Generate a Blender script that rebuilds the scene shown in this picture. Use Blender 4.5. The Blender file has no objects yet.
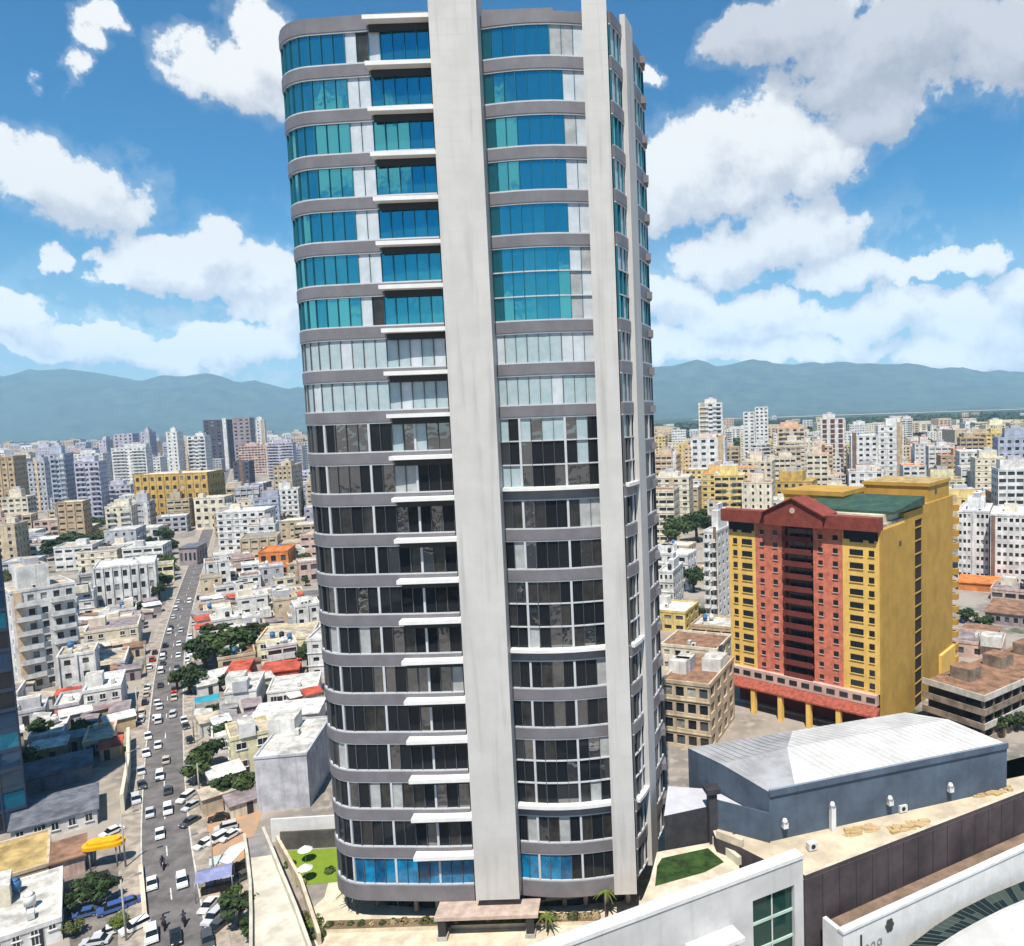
import bpy, math, random
from math import sin, cos, tan, atan, atan2, radians, pi, sqrt
from mathutils import Vector, Matrix
random.seed(11)
scene = bpy.context.scene
C = scene.collection

# ------------------------------------------------------------------ camera
W_, H_ = 1024, 946
FPX, PPX, PPY = 760.0, 620.0, 480.0
PITCH, ROLL, CAMZ = atan((480 - 414) / 760.0), radians(2.0), 60.0
_c, _s = cos(PITCH), sin(PITCH)
FW = Vector((0, _c, -_s)); _u0 = Vector((0, _s, _c)); _r0 = Vector((1, 0, 0))
RT = cos(ROLL) * _r0 - sin(ROLL) * _u0
UP = sin(ROLL) * _r0 + cos(ROLL) * _u0
CAM = Vector((0, 0, CAMZ))
cd = bpy.data.cameras.new('camera'); cam = bpy.data.objects.new('camera', cd); C.objects.link(cam)
cd.sensor_width = 36; cd.lens = FPX / 1024 * 36
cd.shift_x = (512 - PPX) / 1024; cd.shift_y = (PPY - 473) / 1024
cd.clip_start = 0.5; cd.clip_end = 60000
m = Matrix.Identity(4)
for i in range(3):
    m[i][0] = RT[i]; m[i][1] = UP[i]; m[i][2] = -FW[i]; m[i][3] = CAM[i]
cam.matrix_world = m
scene.camera = cam


def ray(x, y): return FW + RT * ((x - PPX) / FPX) - UP * ((y - PPY) / FPX)
def G(x, y, z=0.0):                       # the place at height z seen at a photo point
    d = ray(x, y); t = (z - CAMZ) / d.z
    return CAM + d * t
def atY(x, y, Y):
    d = ray(x, y); return CAM + d * (Y / d.y)
def P(p):
    d = Vector(p) - CAM; k = d.dot(FW)
    return PPX + FPX * d.dot(RT) / k, PPY - FPX * d.dot(UP) / k

# ------------------------------------------------------------------ light, sky
SUN_H = Vector((-0.06, -0.998)).normalized(); SUN_EL = radians(62)
sun_dir = Vector((SUN_H.x * cos(SUN_EL), SUN_H.y * cos(SUN_EL), sin(SUN_EL)))
sl = bpy.data.lights.new('sun', 'SUN'); sl.energy = 5.0; sl.angle = radians(0.5); sl.color = (1.0, 0.93, 0.82)
so = bpy.data.objects.new('sun', sl); C.objects.link(so)
so.rotation_euler = sun_dir.to_track_quat('Z', 'Y').to_euler()
vs = scene.view_settings
vs.view_transform = 'Standard'; vs.look = 'None'; vs.gamma = 1; vs.use_curve_mapping = False; vs.exposure = 0.52
cy = scene.cycles
cy.use_denoising = True
cy.max_bounces = 6; cy.diffuse_bounces = 2; cy.glossy_bounces = 3; cy.transmission_bounces = 4; cy.volume_bounces = 1
cy.transparent_max_bounces = 4
cy.caustics_reflective = False; cy.caustics_refractive = False

world = bpy.data.worlds.new('World'); scene.world = world; world.use_nodes = True
wn, wl = world.node_tree.nodes, world.node_tree.links
wn.clear()
def N(nt, typ, **kw):
    n = nt.nodes.new(typ)
    for k, v in kw.items(): setattr(n, k, v)
    return n
def math_(nt, op, a, b=None, c=None, clamp=False):
    n = N(nt, 'ShaderNodeMath', operation=op, use_clamp=clamp)
    for i, v in enumerate((a, b, c)):
        if v is None: continue
        if isinstance(v, (int, float)): n.inputs[i].default_value = v
        else: nt.links.new(v, n.inputs[i])
    return n.outputs[0]
def vmath(nt, op, a, b=None, c=None):
    n = N(nt, 'ShaderNodeVectorMath', operation=op)
    for i, v in enumerate((a, b, c)):
        if v is None: continue
        if isinstance(v, (tuple, list)): n.inputs[i].default_value = v
        else: nt.links.new(v, n.inputs[i])
    return n
def mixc(nt, fac, a, b):
    n = N(nt, 'ShaderNodeMix', data_type='RGBA')
    for i, v in ((0, fac), (6, a), (7, b)):
        if isinstance(v, (int, float)): n.inputs[i].default_value = v
        elif isinstance(v, (tuple, list)): n.inputs[i].default_value = (*v[:3], 1)
        else: nt.links.new(v, n.inputs[i])
    return n.outputs[2]
def smooth(nt, v, lo, hi, a=0.0, b=1.0):
    n = N(nt, 'ShaderNodeMapRange', interpolation_type='SMOOTHSTEP')
    nt.links.new(v, n.inputs[0])
    for i, x in enumerate((lo, hi, a, b)): n.inputs[i + 1].default_value = x
    return n.outputs[0]

def build_sky():
    nt = world.node_tree
    tc = N(nt, 'ShaderNodeTexCoord')
    sky = N(nt, 'ShaderNodeTexSky', sky_type='NISHITA')
    sky.sun_disc = False; sky.sun_elevation = SUN_EL
    sky.sun_rotation = atan2(SUN_H.x, SUN_H.y)
    sky.altitude = 60; sky.air_density = 1.0; sky.dust_density = 0.4; sky.ozone_density = 2.0
    hs = N(nt, 'ShaderNodeHueSaturation'); nt.links.new(sky.outputs[0], hs.inputs['Color'])
    hs.inputs['Hue'].default_value = 0.480; hs.inputs['Saturation'].default_value = 1.6; hs.inputs['Value'].default_value = 1.3
    tint = N(nt, 'ShaderNodeMix', data_type='RGBA', blend_type='MULTIPLY'); tint.inputs[0].default_value = 1.0
    nt.links.new(hs.outputs[0], tint.inputs[6]); tint.inputs[7].default_value = (.08, .86, 1.08, 1)
    # direction -> (azimuth, elevation)
    d = vmath(nt, 'NORMALIZE', tc.outputs['Generated']).outputs[0]
    no = N(nt, 'ShaderNodeTexNoise', noise_dimensions='3D'); nt.links.new(d, no.inputs['Vector'])
    no.inputs['Scale'].default_value = 9; no.inputs['Detail'].default_value = 7; no.inputs['Roughness'].default_value = 0.56
    no2 = N(nt, 'ShaderNodeTexNoise', noise_dimensions='3D'); nt.links.new(d, no2.inputs['Vector'])
    no2.inputs['Scale'].default_value = 26; no2.inputs['Detail'].default_value = 9; no2.inputs['Roughness'].default_value = 0.66
    sp = N(nt, 'ShaderNodeSeparateXYZ'); nt.links.new(d, sp.inputs[0])
    az = math_(nt, 'ARCTAN2', sp.outputs[0], sp.outputs[1]); el = math_(nt, 'ARCSINE', sp.outputs[2])
    co = N(nt, 'ShaderNodeCombineXYZ'); nt.links.new(az, co.inputs[0]); nt.links.new(el, co.inputs[1])
    nv = vmath(nt, 'MULTIPLY_ADD', no.outputs['Color'], (0.16, 0.11, 0), (-0.08, -0.055, 0)).outputs[0]
    base = vmath(nt, 'ADD', co.outputs[0], nv).outputs[0]
    def ae(x, y):
        r = ray(x, y).normalized(); return atan2(r.x, r.y), math.asin(r.z)
    # x, y, half width, half height (photo points turned into directions)
    white = [(60, 185, 95, 48), (20, 170, 55, 45), (220, 75, 85, 42), (270, 45, 45, 45), (84, 22, 30, 18), (64, 42, 24, 20), (46, 66, 18, 22), (42, 262, 30, 20),
             (170, 262, 75, 32), (215, 240, 38, 26), (250, 265, 60, 30), (110, 262, 35, 18), (15, 315, 40, 20),
             (60, 340, 70, 18), (160, 352, 90, 20), (250, 340, 60, 26), (275, 300, 40, 36),
             (760, 150, 105, 58), (690, 175, 75, 55), (820, 165, 55, 36), (720, 190, 90, 30), (790, 235, 95, 40), (750, 250, 60, 30),
             (840, 270, 75, 25), (970, 258, 36, 26), (935, 268, 45, 14), (700, 330, 34, 15), (760, 300, 40, 16), (830, 325, 42, 16), (905, 300, 38, 18), (950, 325, 30, 14), (1000, 330, 40, 18), (870, 345, 40, 10), (720, 352, 46, 9), (30, 352, 40, 12), (110, 340, 30, 12), (195, 348, 36, 12), (285, 330, 30, 16), (1010, 285, 40, 28), (680, 300, 50, 26), (735, 320, 100, 26),
             (870, 318, 95, 28), (970, 320, 70, 36), (960, 350, 110, 22), (780, 348, 150, 16), (670, 350, 70, 22), (645, 80, 18, 14)]
    grey = [(780, 30, 90, 42), (900, 45, 120, 55), (1000, 50, 90, 60), (870, 110, 60, 42), (830, 70, 70, 45), (740, 20, 50, 28)]
    # clouds elsewhere round the sky
    rnd = random.Random(5)
    other = []
    for i in range(16):
        other.append((rnd.uniform(0.9, 2 * pi - 0.9), rnd.uniform(0.05, 0.42), rnd.uniform(.12, .28), rnd.uniform(.03, .08)))
    def field(vec, pts, extra=()):
        cur = None
        for (a, e, ra, re) in pts:
            q = vmath(nt, 'MULTIPLY_ADD', vec, (1 / ra, 1 / re, 0), (-a / ra, -e / re, 0)).outputs[0]
            l = vmath(nt, 'DOT_PRODUCT', q, q).outputs['Value']
            cur = l if cur is None else math_(nt, 'SMOOTH_MIN', cur, l, 0.35)
        return math_(nt, 'SUBTRACT', 1.0, cur)
    def conv(l):
        out = []
        for (x, y, w, h) in l:
            a, e = ae(x, y); a1, _ = ae(x + w, y); _, e1 = ae(x, y - h)
            out.append((a, e, max(a1 - a, .01), max(e1 - e, .008)))
        return out
    W = conv(white); Gy = conv(grey)
    W2 = [(a if a < pi else a - 2 * pi, e, ra, re) for (a, e, ra, re) in other]
    f0 = field(base, W + Gy + W2)
    up = vmath(nt, 'ADD', base, (-0.016, 0.03, 0)).outputs[0]
    f1 = field(up, W + Gy)
    fg = field(base, Gy)
    n1 = math_(nt, 'MULTIPLY_ADD', no.outputs['Fac'], 1.5, -0.75)
    n2 = math_(nt, 'MULTIPLY_ADD', no2.outputs['Fac'], 2.3, -1.15)
    dsum = math_(nt, 'ADD', math_(nt, 'ADD', f0, n1), n2)
    mask = smooth(nt, dsum, -0.05, 0.42)
    # thin veil low over the horizon
    low = smooth(nt, el, 0.03, 0.30, 1.0, 0.0)
    veil = math_(nt, 'MULTIPLY', math_(nt, 'MULTIPLY', low, 0.8), smooth(nt, math_(nt, 'MULTIPLY_ADD', no2.outputs['Fac'], .5, math_(nt, 'MULTIPLY', no.outputs['Fac'], .5)), 0.465, 0.575))
    wisp = math_(nt, 'MULTIPLY', smooth(nt, dsum, -0.55, 0.1), 0.16)
    pale = math_(nt, 'MULTIPLY', smooth(nt, el, 0.0, 0.26, 1.0, 0.0), 0.55)
    veil = math_(nt, 'MAXIMUM', veil, pale)
    cov = math_(nt, 'MAXIMUM', mask, math_(nt, 'MAXIMUM', veil, wisp))
    lit = smooth(nt, math_(nt, 'ADD', math_(nt, 'SUBTRACT', f0, f1), math_(nt, 'MULTIPLY', n2, 1.0)), -0.65, 0.5)
    gm = smooth(nt, math_(nt, 'ADD', fg, n1), -0.2, 0.5)
    ccol = mixc(nt, lit, (7.3, 7.5, 8.3), (12.0, 11.9, 11.7))
    ccol = mixc(nt, math_(nt, 'MULTIPLY', gm, 0.95), ccol, mixc(nt, lit, (5.2, 5.5, 6.4), (7.8, 7.9, 8.6)))
    ccol = vmath(nt, 'SCALE', ccol); ccol.inputs['Scale'].default_value = 1.0; nt.links.new(smooth(nt, el, 0.02, 0.24, 1.45, 1.0), ccol.inputs['Scale']); ccol = ccol.outputs[0]
    col = mixc(nt, cov, tint.outputs[2], ccol)
    # below the horizon the world is hidden by the ground
    bg = N(nt, 'ShaderNodeBackground'); nt.links.new(col, bg.inputs[0]); bg.inputs[1].default_value = 0.060
    out = N(nt, 'ShaderNodeOutputWorld'); nt.links.new(bg.outputs[0], out.inputs[0])
    world.cycles.sampling_method = 'MANUAL'; world.cycles.sample_map_resolution = 512
build_sky()

# ------------------------------------------------------------------ materials
MATS = {}
def mat(key, col, rough=0.85, metal=0.0, noise=0.18, scale=0.35, streak=0.0, spec=0.3, bump=0.0, alt=None):
    if key in MATS: return MATS[key]
    M = bpy.data.materials.new(key); M.use_nodes = True; nt = M.node_tree
    b = nt.nodes['Principled BSDF']
    b.inputs['Roughness'].default_value = rough; b.inputs['Metallic'].default_value = metal
    b.inputs['Specular IOR Level'].default_value = spec
    if noise > 0 or alt:
        g = N(nt, 'ShaderNodeNewGeometry')
        no = N(nt, 'ShaderNodeTexNoise'); nt.links.new(g.outputs['Position'], no.inputs['Vector'])
        no.inputs['Scale'].default_value = scale; no.inputs['Detail'].default_value = 6; no.inputs['Roughness'].default_value = 0.65
        f = smooth(nt, no.outputs['Fac'], 0.3, 0.72)
        dark = alt or tuple(c * (1 - noise * 1.6) for c in col); light = tuple(min(1, c * (1 + noise * 0.5)) for c in col)
        c = mixc(nt, f, dark, light)
        if streak > 0:
            v = vmath(nt, 'MULTIPLY', g.outputs['Position'], (1.3, 1.3, 0.07)).outputs[0]
            n2 = N(nt, 'ShaderNodeTexNoise'); nt.links.new(v, n2.inputs['Vector']); n2.inputs['Scale'].default_value = 1.0; n2.inputs['Detail'].default_value = 4
            c = mixc(nt, math_(nt, 'MULTIPLY', smooth(nt, n2.outputs['Fac'], 0.5, 0.75), streak), c, tuple(x * 0.45 for x in col))
        nt.links.new(c, b.inputs['Base Color'])
        if bump:
            bp = N(nt, 'ShaderNodeBump'); bp.inputs['Strength'].default_value = bump
            nt.links.new(no.outputs['Fac'], bp.inputs['Height']); nt.links.new(bp.outputs[0], b.inputs['Normal'])
    else:
        b.inputs['Base Color'].default_value = (*col, 1)
    MATS[key] = M
    return M
def glassmat(key, col, metal, rough=0.04, wob=0.0):
    if key in MATS: return MATS[key]
    M = bpy.data.materials.new(key); M.use_nodes = True; nt = M.node_tree
    b = nt.nodes['Principled BSDF']
    b.inputs['Base Color'].default_value = (*col, 1); b.inputs['Metallic'].default_value = metal
    b.inputs['Roughness'].default_value = rough; b.inputs['IOR'].default_value = 1.32 if key == 'tower clear glass' else 1.55
    if wob:
        g = N(nt, 'ShaderNodeNewGeometry'); no = N(nt, 'ShaderNodeTexNoise'); nt.links.new(g.outputs['Position'], no.inputs['Vector'])
        no.inputs['Scale'].default_value = 0.55; no.inputs['Detail'].default_value = 2
        bp = N(nt, 'ShaderNodeBump'); bp.inputs['Strength'].default_value = wob; bp.inputs['Distance'].default_value = 0.3
        nt.links.new(no.outputs['Fac'], bp.inputs['Height']); nt.links.new(bp.outputs[0], b.inputs['Normal'])
    MATS[key] = M
    return M

WALLS = {
    'white': (.72, .71, .69), 'cream': (.74, .66, .52), 'pale grey': (.50, .50, .54), 'beige': (.58, .47, .33), 'tan': (.52, .39, .25),
    'blue grey': (.42, .46, .56), 'pink': (.62, .44, .38), 'ochre': (.58, .38, .12), 'brown': (.22, .14, .10), 'dark grey': (.10, .095, .13),
    'lavender': (.52, .50, .60), 'peach': (.70, .52, .36), 'yellow': (.72, .55, .22), 'pale yellow': (.74, .68, .44), 'red': (.50, .09, .05), 'orange': (.70, .24, .07),
    'mauve': (.34, .28, .29), 'slate': (.20, .23, .29)}
def wall(k): return mat('wall ' + k, WALLS[k], noise=0.22, scale=0.4, streak=0.65)
ROOFS = {'dirty white': (.62, .60, .55), 'grey': (.30, .29, .29), 'beige': (.52, .44, .34), 'white': (.76, .75, .72), 'slate': (.16, .17, .20),
         'red': (.52, .10, .06), 'orange': (.70, .22, .06), 'mauve': (.30, .25, .26), 'rust': (.30, .17, .11), 'green': (.06, .13, .09), 'ochre': (.50, .36, .15)}
def roofm(k): return mat('roof ' + k, ROOFS.get(k) or WALLS[k], noise=0.34, scale=0.5, rough=0.9)
WIN = glassmat('window glass', (.020, .024, .030), 0.0, 0.12)
WR = random.Random(77)
WIN2 = glassmat('window glass grey', (.07, .08, .09), 0.0, 0.15); WIN3 = mat('window curtain', (.30, .28, .25), noise=.3, scale=1, rough=.5); WIN4 = mat('window shutter', (.48, .46, .42), noise=.2, scale=1, rough=.7)
WINB = glassmat('blue window glass', (.03, .05, .08), 0.15, 0.08)
CONC = mat('concrete', (.42, .40, .37), noise=.25, scale=.8)
WHITE = mat('white paint', (.68, .675, .66), noise=.08, scale=.6, streak=.15)
DARKM = mat('dark metal', (.03, .03, .035), rough=.5, noise=0)
STEEL = mat('grey steel', (.35, .36, .38), rough=.45, metal=.6, noise=.1)
BLACKP = mat('black plastic', (.018, .018, .02), rough=.5, noise=0)
BLUEP = mat('blue plastic', (.05, .16, .36), rough=.5, noise=.1)

# ------------------------------------------------------------------ mesh helpers
class MB:
    def __init__(s): s.v = []; s.f = []; s.m = []; s.mats = []; s.sm = []
    def mi(s, M):
        if M not in s.mats: s.mats.append(M)
        return s.mats.index(M)
    def face(s, pts, M, smooth=False):
        i = len(s.v); s.v.extend(tuple(p) for p in pts); s.f.append(tuple(range(i, i + len(pts)))); s.m.append(s.mi(M)); s.sm.append(smooth)
    def box(s, x0, x1, y0, y1, z0, z1, M, top=None, bottom=True):
        i = len(s.v)
        s.v.extend([(x0, y0, z0), (x1, y0, z0), (x1, y1, z0), (x0, y1, z0), (x0, y0, z1), (x1, y0, z1), (x1, y1, z1), (x0, y1, z1)])
        k = s.mi(M); kt = s.mi(top) if top else k
        for q, mm in (((0, 1, 5, 4), k), ((1, 2, 6, 5), k), ((2, 3, 7, 6), k), ((3, 0, 4, 7), k), ((4, 5, 6, 7), kt)):
            s.f.append(tuple(i + a for a in q)); s.m.append(mm); s.sm.append(False)
        if bottom: s.f.append((i + 3, i + 2, i + 1, i)); s.m.append(k); s.sm.append(False)
    def rbox(s, c, sx, sy, z0, z1, ang, M, top=None):      # box turned about z
        ca, sa = cos(ang), sin(ang)
        pts = [(c[0] + x * ca - y * sa, c[1] + x * sa + y * ca) for x, y in ((-sx / 2, -sy / 2), (sx / 2, -sy / 2), (sx / 2, sy / 2), (-sx / 2, sy / 2))]
        s.prism(pts, z0, z1, M, top)
    def prism(s, pts, z0, z1, M, top=None, smooth=False, ztop=None):  # ccw footprint
        n = len(pts); i = len(s.v); k = s.mi(M); kt = s.mi(top) if top else k
        s.v.extend((p[0], p[1], z0) for p in pts)
        s.v.extend((p[0], p[1], (ztop[j] if ztop else z1)) for j, p in enumerate(pts))
        for j in range(n):
            a, b = j, (j + 1) % n
            s.f.append((i + a, i + b, i + n + b, i + n + a)); s.m.append(k); s.sm.append(smooth)
        s.f.append(tuple(i + n + j for j in range(n))); s.m.append(kt); s.sm.append(False)
        s.f.append(tuple(i + n - 1 - j for j in range(n))); s.m.append(k); s.sm.append(False)
    def tube(s, p0, p1, r0, r1, M, n=8, cap=True, smooth=True):
        p0, p1 = Vector(p0), Vector(p1); d = (p1 - p0).normalized()
        a = d.orthogonal().normalized(); b = d.cross(a); i = len(s.v); k = s.mi(M)
        for p, r in ((p0, r0), (p1, r1)):
            for j in range(n):
                t = 2 * pi * j / n; s.v.append(tuple(p + a * (r * cos(t)) + b * (r * sin(t))))
        for j in range(n):
            s.f.append((i + j, i + (j + 1) % n, i + n + (j + 1) % n, i + n + j)); s.m.append(k); s.sm.append(smooth)
        if cap:
            s.f.append(tuple(i + n + j for j in range(n))); s.m.append(k); s.sm.append(False)
            s.f.append(tuple(i + n - 1 - j for j in range(n))); s.m.append(k); s.sm.append(False)
    def pick(s, kg, MG):
        if MG is not WIN: return kg
        u = WR.random(); return kg if u < .58 else s.mi(WIN2) if u < .80 else s.mi(WIN3) if u < .93 else s.mi(WIN4)
    def facade(s, p0, p1, z0, z1, rows, cols, wf, hf, dep, MW, MG, sill=0.35, MR=None):
        """wall from p0 to p1 (outside on the right of p0->p1) with recessed windows, one connected sheet"""
        p0, p1 = Vector((p0[0], p0[1])), Vector((p1[0], p1[1])); L = (p1 - p0).length; d = (p1 - p0) / L
        nin = Vector((-d.y, d.x))
        us = [0.0]; cw = L / cols; g = cw * (1 - wf) / 2
        for c in range(cols): us += [c * cw + g, (c + 1) * cw - g]
        us.append(L)
        zs = [z0]; rh = (z1 - z0) / rows; hw = rh * hf; lo = (rh - hw) * sill * 1.4
        for r in range(rows): zs += [z0 + r * rh + lo, z0 + r * rh + lo + hw]
        zs.append(z1)
        nu, nz = len(us), len(zs); i0 = len(s.v); kw, kg = s.mi(MW), s.mi(MG); kr = s.mi(MR) if MR else kw
        for z in zs:
            for u in us: q = p0 + d * u; s.v.append((q.x, q.y, z))
        for r in range(nz - 1):
            for c in range(nu - 1):
                a = i0 + r * nu + c; q = (a, a + 1, a + nu + 1, a + nu)
                if r % 2 and c % 2:
                    j = len(s.v)
                    for t in q: x = s.v[t]; s.v.append((x[0] + nin.x * dep, x[1] + nin.y * dep, x[2]))
                    s.f.append((j, j + 1, j + 2, j + 3)); s.m.append(s.pick(kg, MG)); s.sm.append(False)
                    for e in range(4):
                        f = (e + 1) % 4
                        s.f.append((q[e], q[f], j + f, j + e)); s.m.append(kr); s.sm.append(False)
                else:
                    s.f.append(q); s.m.append(kw); s.sm.append(False)
    def mesh(s, name):
        me = bpy.data.meshes.new(name); me.from_pydata(s.v, [], s.f)
        for M in s.mats: me.materials.append(M)
        me.polygons.foreach_set('material_index', s.m); me.polygons.foreach_set('use_smooth', s.sm)
        me.update(); return me
    def build(s, name, parent=None, loc=None, rz=0.0):
        o = bpy.data.objects.new(name, s.mesh(name)); C.objects.link(o)
        if parent: o.parent = parent
        if loc is not None: o.location = loc
        o.rotation_euler.z = rz
        return o
def place(name, me, parent=None, loc=(0, 0, 0), rz=0.0, sc=None):
    o = bpy.data.objects.new(name, me); C.objects.link(o); o.parent = parent; o.location = loc; o.rotation_euler.z = rz
    if sc: o.scale = sc
    return o
LAB = []
def tag(o, label, cat, group=None):
    o['label'] = label; o['category'] = cat
    if group: o['group'] = group
    LAB.append(o); return o
def thing(name, label, cat, loc=(0, 0, 0), rz=0.0, group=None):
    o = bpy.data.objects.new(name, None); C.objects.link(o); o.location = loc; o.rotation_euler.z = rz; o.empty_display_size = .3
    return tag(o, label, cat, group)
def kind(o, k): o['kind'] = k; return o
def copy_tree(o, loc, rz=0.0):
    r = o.copy(); C.objects.link(r); r.location = loc; r.rotation_euler.z = rz
    for ch in o.children:
        c = ch.copy(); C.objects.link(c); c.parent = r
        for g in ch.children:
            d = g.copy(); C.objects.link(d); d.parent = c
    LAB.append(r); return r
FOOT = []                                   # taken ground: (x, y, radius)
def taken(x, y, r): return any((x - a) ** 2 + (y - b) ** 2 < (r + c) ** 2 for a, b, c in FOOT)
def reserve_rect(cx, cy, w, d, rz):         # centre of the rectangle
    n = max(1, int(round(max(w, d) / max(1.0, min(w, d))))); a, b = (w, d)
    r = min(w, d) / 2 * 1.15; L = max(w, d) - min(w, d)
    ux, uy = (cos(rz), sin(rz)) if w >= d else (-sin(rz), cos(rz))
    for i in range(n + 1):
        t = (i / n - .5) * L; FOOT.append((cx + ux * t, cy + uy * t, r))

# ------------------------------------------------------------------ ground
def ground_mat():
    M = bpy.data.materials.new('urban ground'); M.use_nodes = True; nt = M.node_tree; b = nt.nodes['Principled BSDF']
    b.inputs['Roughness'].default_value = .95; b.inputs['Specular IOR Level'].default_value = .1
    g = N(nt, 'ShaderNodeNewGeometry')
    def noise(sc, det=5):
        n = N(nt, 'ShaderNodeTexNoise'); nt.links.new(g.outputs['Position'], n.inputs['Vector'])
        n.inputs['Scale'].default_value = sc; n.inputs['Detail'].default_value = det; return n.outputs['Fac']
    c = mixc(nt, smooth(nt, noise(.05), .4, .6), (.33, .29, .25), (.19, .175, .16))
    c = mixc(nt, smooth(nt, noise(.5), .45, .7), c, (.36, .31, .26))
    c = mixc(nt, smooth(nt, noise(.05, 5), .60, .66), c, (.07, .09, .04))
    # countryside beyond the town
    sp = N(nt, 'ShaderNodeSeparateXYZ'); nt.links.new(g.outputs['Position'], sp.inputs[0])
    far = smooth(nt, math_(nt, 'ADD', sp.outputs[1], math_(nt, 'MULTIPLY', noise(.0012, 3), 900.0)), 1500.0, 2100.0)
    fld = mixc(nt, smooth(nt, noise(.0035, 6), .45, .60), (.028, .045, .022), (.07, .085, .04))
    fld = mixc(nt, smooth(nt, noise(.002, 3), .62, .68), fld, (.34, .31, .27))
    nt.links.new(mixc(nt, far, c, fld), b.inputs['Base Color'])
    return M
gm = MB(); GM = ground_mat()
xs = [-30000, -3000, -400, 0, 400, 3000, 30000]; ys = [-6000, -500, 0, 150, 400, 1500, 5000, 34000]
nx = len(xs)
for y in ys:
    for x in xs: gm.v.append((x, y, 0.0))
for j in range(len(ys) - 1):
    for i in range(nx - 1):
        a = j * nx + i; gm.f.append((a, a + 1, a + nx + 1, a + nx)); gm.m.append(gm.mi(GM)); gm.sm.append(False)
kind(gm.build('ground'), 'structure')

# mountains
ridge = [(-420, 385), (-150, 378), (0, 375), (30, 372), (60, 372), (100, 378), (150, 383), (190, 378), (212, 374), (240, 381), (295, 391), (380, 384), (460, 376),
         (560, 378), (610, 370), (650, 366), (690, 362), (720, 367), (750, 361), (800, 364), (850, 362), (900, 366), (950, 371), (1024, 374), (1150, 378), (1450, 380)]
def build_hills():
    Y1 = 12500.0
    pr = sorted((atY(x, y, Y1).x, atY(x, y, Y1).z) for x, y in ridge)
    def prof(x):
        if x <= pr[0][0]: return pr[0][1]
        for (a, za), (b, zb) in zip(pr, pr[1:]):
            if x <= b:
                t = (x - a) / (b - a); t = t * t * (3 - 2 * t); return za + (zb - za) * t
        return pr[-1][1]
    from mathutils import noise as mn
    mb = MB(); M = mat('hill forest', (.05, .075, .035), noise=.45, scale=.004, rough=1, spec=0)
    nxh, nyh = 340, 40
    for j in range(nyh):
        t = j / (nyh - 1); Y = 8800 + 5000 * t
        for i in range(nxh):
            x = (-1.55 + 3.1 * i / (nxh - 1)) * Y
            env = min(1.0, max(0.0, t / 0.72)); env = env * env * (3 - 2 * env)
            if t > .74: env *= 1 - (t - .74) * 1.4
            rr = mn.fractal(Vector((x * .0009, Y * .0013, 3.1)), 1.0, 2.1, 6)
            z = prof(x / Y * Y1) * (Y / Y1) * env * (1 + .2 * rr * (1 - env * .7)) + 90 * rr * env
            if j == 0: z = -2
            mb.v.append((x, Y, z))
    k = mb.mi(M)
    for j in range(nyh - 1):
        for i in range(nxh - 1):
            a = j * nxh + i; mb.f.append((a, a + 1, a + nxh + 1, a + nxh)); mb.m.append(k); mb.sm.append(True)
    kind(mb.build('hills'), 'structure')
build_hills()

# haze: one closed box of even air
def build_haze():
    M = bpy.data.materials.new('haze'); M.use_nodes = True; nt = M.node_tree; nt.nodes.clear()
    v = N(nt, 'ShaderNodeVolumePrincipled'); v.inputs['Color'].default_value = (.46, .74, 1.0, 1); v.inputs['Density'].default_value = HAZE
    v.inputs['Anisotropy'].default_value = -0.25
    o = N(nt, 'ShaderNodeOutputMaterial'); nt.links.new(v.outputs[0], o.inputs['Volume'])
    mb = MB(); mb.box(-23000, 23000, -1200, 14300, -3.0, 1500.0, M); kind(mb.build('haze'), 'stuff')
HAZE = 0.00007
build_haze()

# ------------------------------------------------------------------ roads and pavements
ASPH = mat('asphalt', (.17, .155, .152), noise=.28, scale=.35, rough=.9)
PAVE = mat('pavement concrete', (.40, .34, .28), noise=.3, scale=.5)
CREAM = mat('cream paving', (.68, .58, .44), noise=.22, scale=.4)
LINE = mat('road paint', (.75, .74, .70), noise=.3, scale=2)
KERB = mat('kerb stone', (.55, .53, .49), noise=.2, scale=1)
DIRT = mat('orange dirt', (.42, .22, .10), noise=.4, scale=.45, alt=(.32, .25, .19))
road_c = [G(x, y) for x, y in ((181, 985), (178, 946), (172, 905), (164.5, 838), (164, 758), (168.5, 680), (172, 650), (180, 617), (188, 590), (196, 566))]
road_c = [Vector((p.x, p.y)) for p in road_c]
e = road_c[-1] + (road_c[-1] - road_c[-2]).normalized() * 900; road_c.append(e)
e0 = road_c[0] + (road_c[0] - road_c[1]).normalized() * 30; road_c.insert(0, e0)
def resample(pts, step):
    out = [pts[0]]; rest = 0
    for a, b in zip(pts, pts[1:]):
        L = (b - a).length; t = step - rest
        while t <= L: out.append(a + (b - a) * (t / L)); t += step
        rest = (rest + L) % step
    return out
road_c = resample(road_c, 6.0)
for _ in range(6):
    road_c = [road_c[0]] + [(road_c[i - 1] + road_c[i] * 2 + road_c[i + 1]) / 4 for i in range(1, len(road_c) - 1)] + [road_c[-1]]
def side(pts, off):
    out = []
    for i, p in enumerate(pts):
        d = (pts[min(i + 1, len(pts) - 1)] - pts[max(i - 1, 0)]).normalized(); out.append(p + Vector((d.y, -d.x)) * off)
    return out
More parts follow.
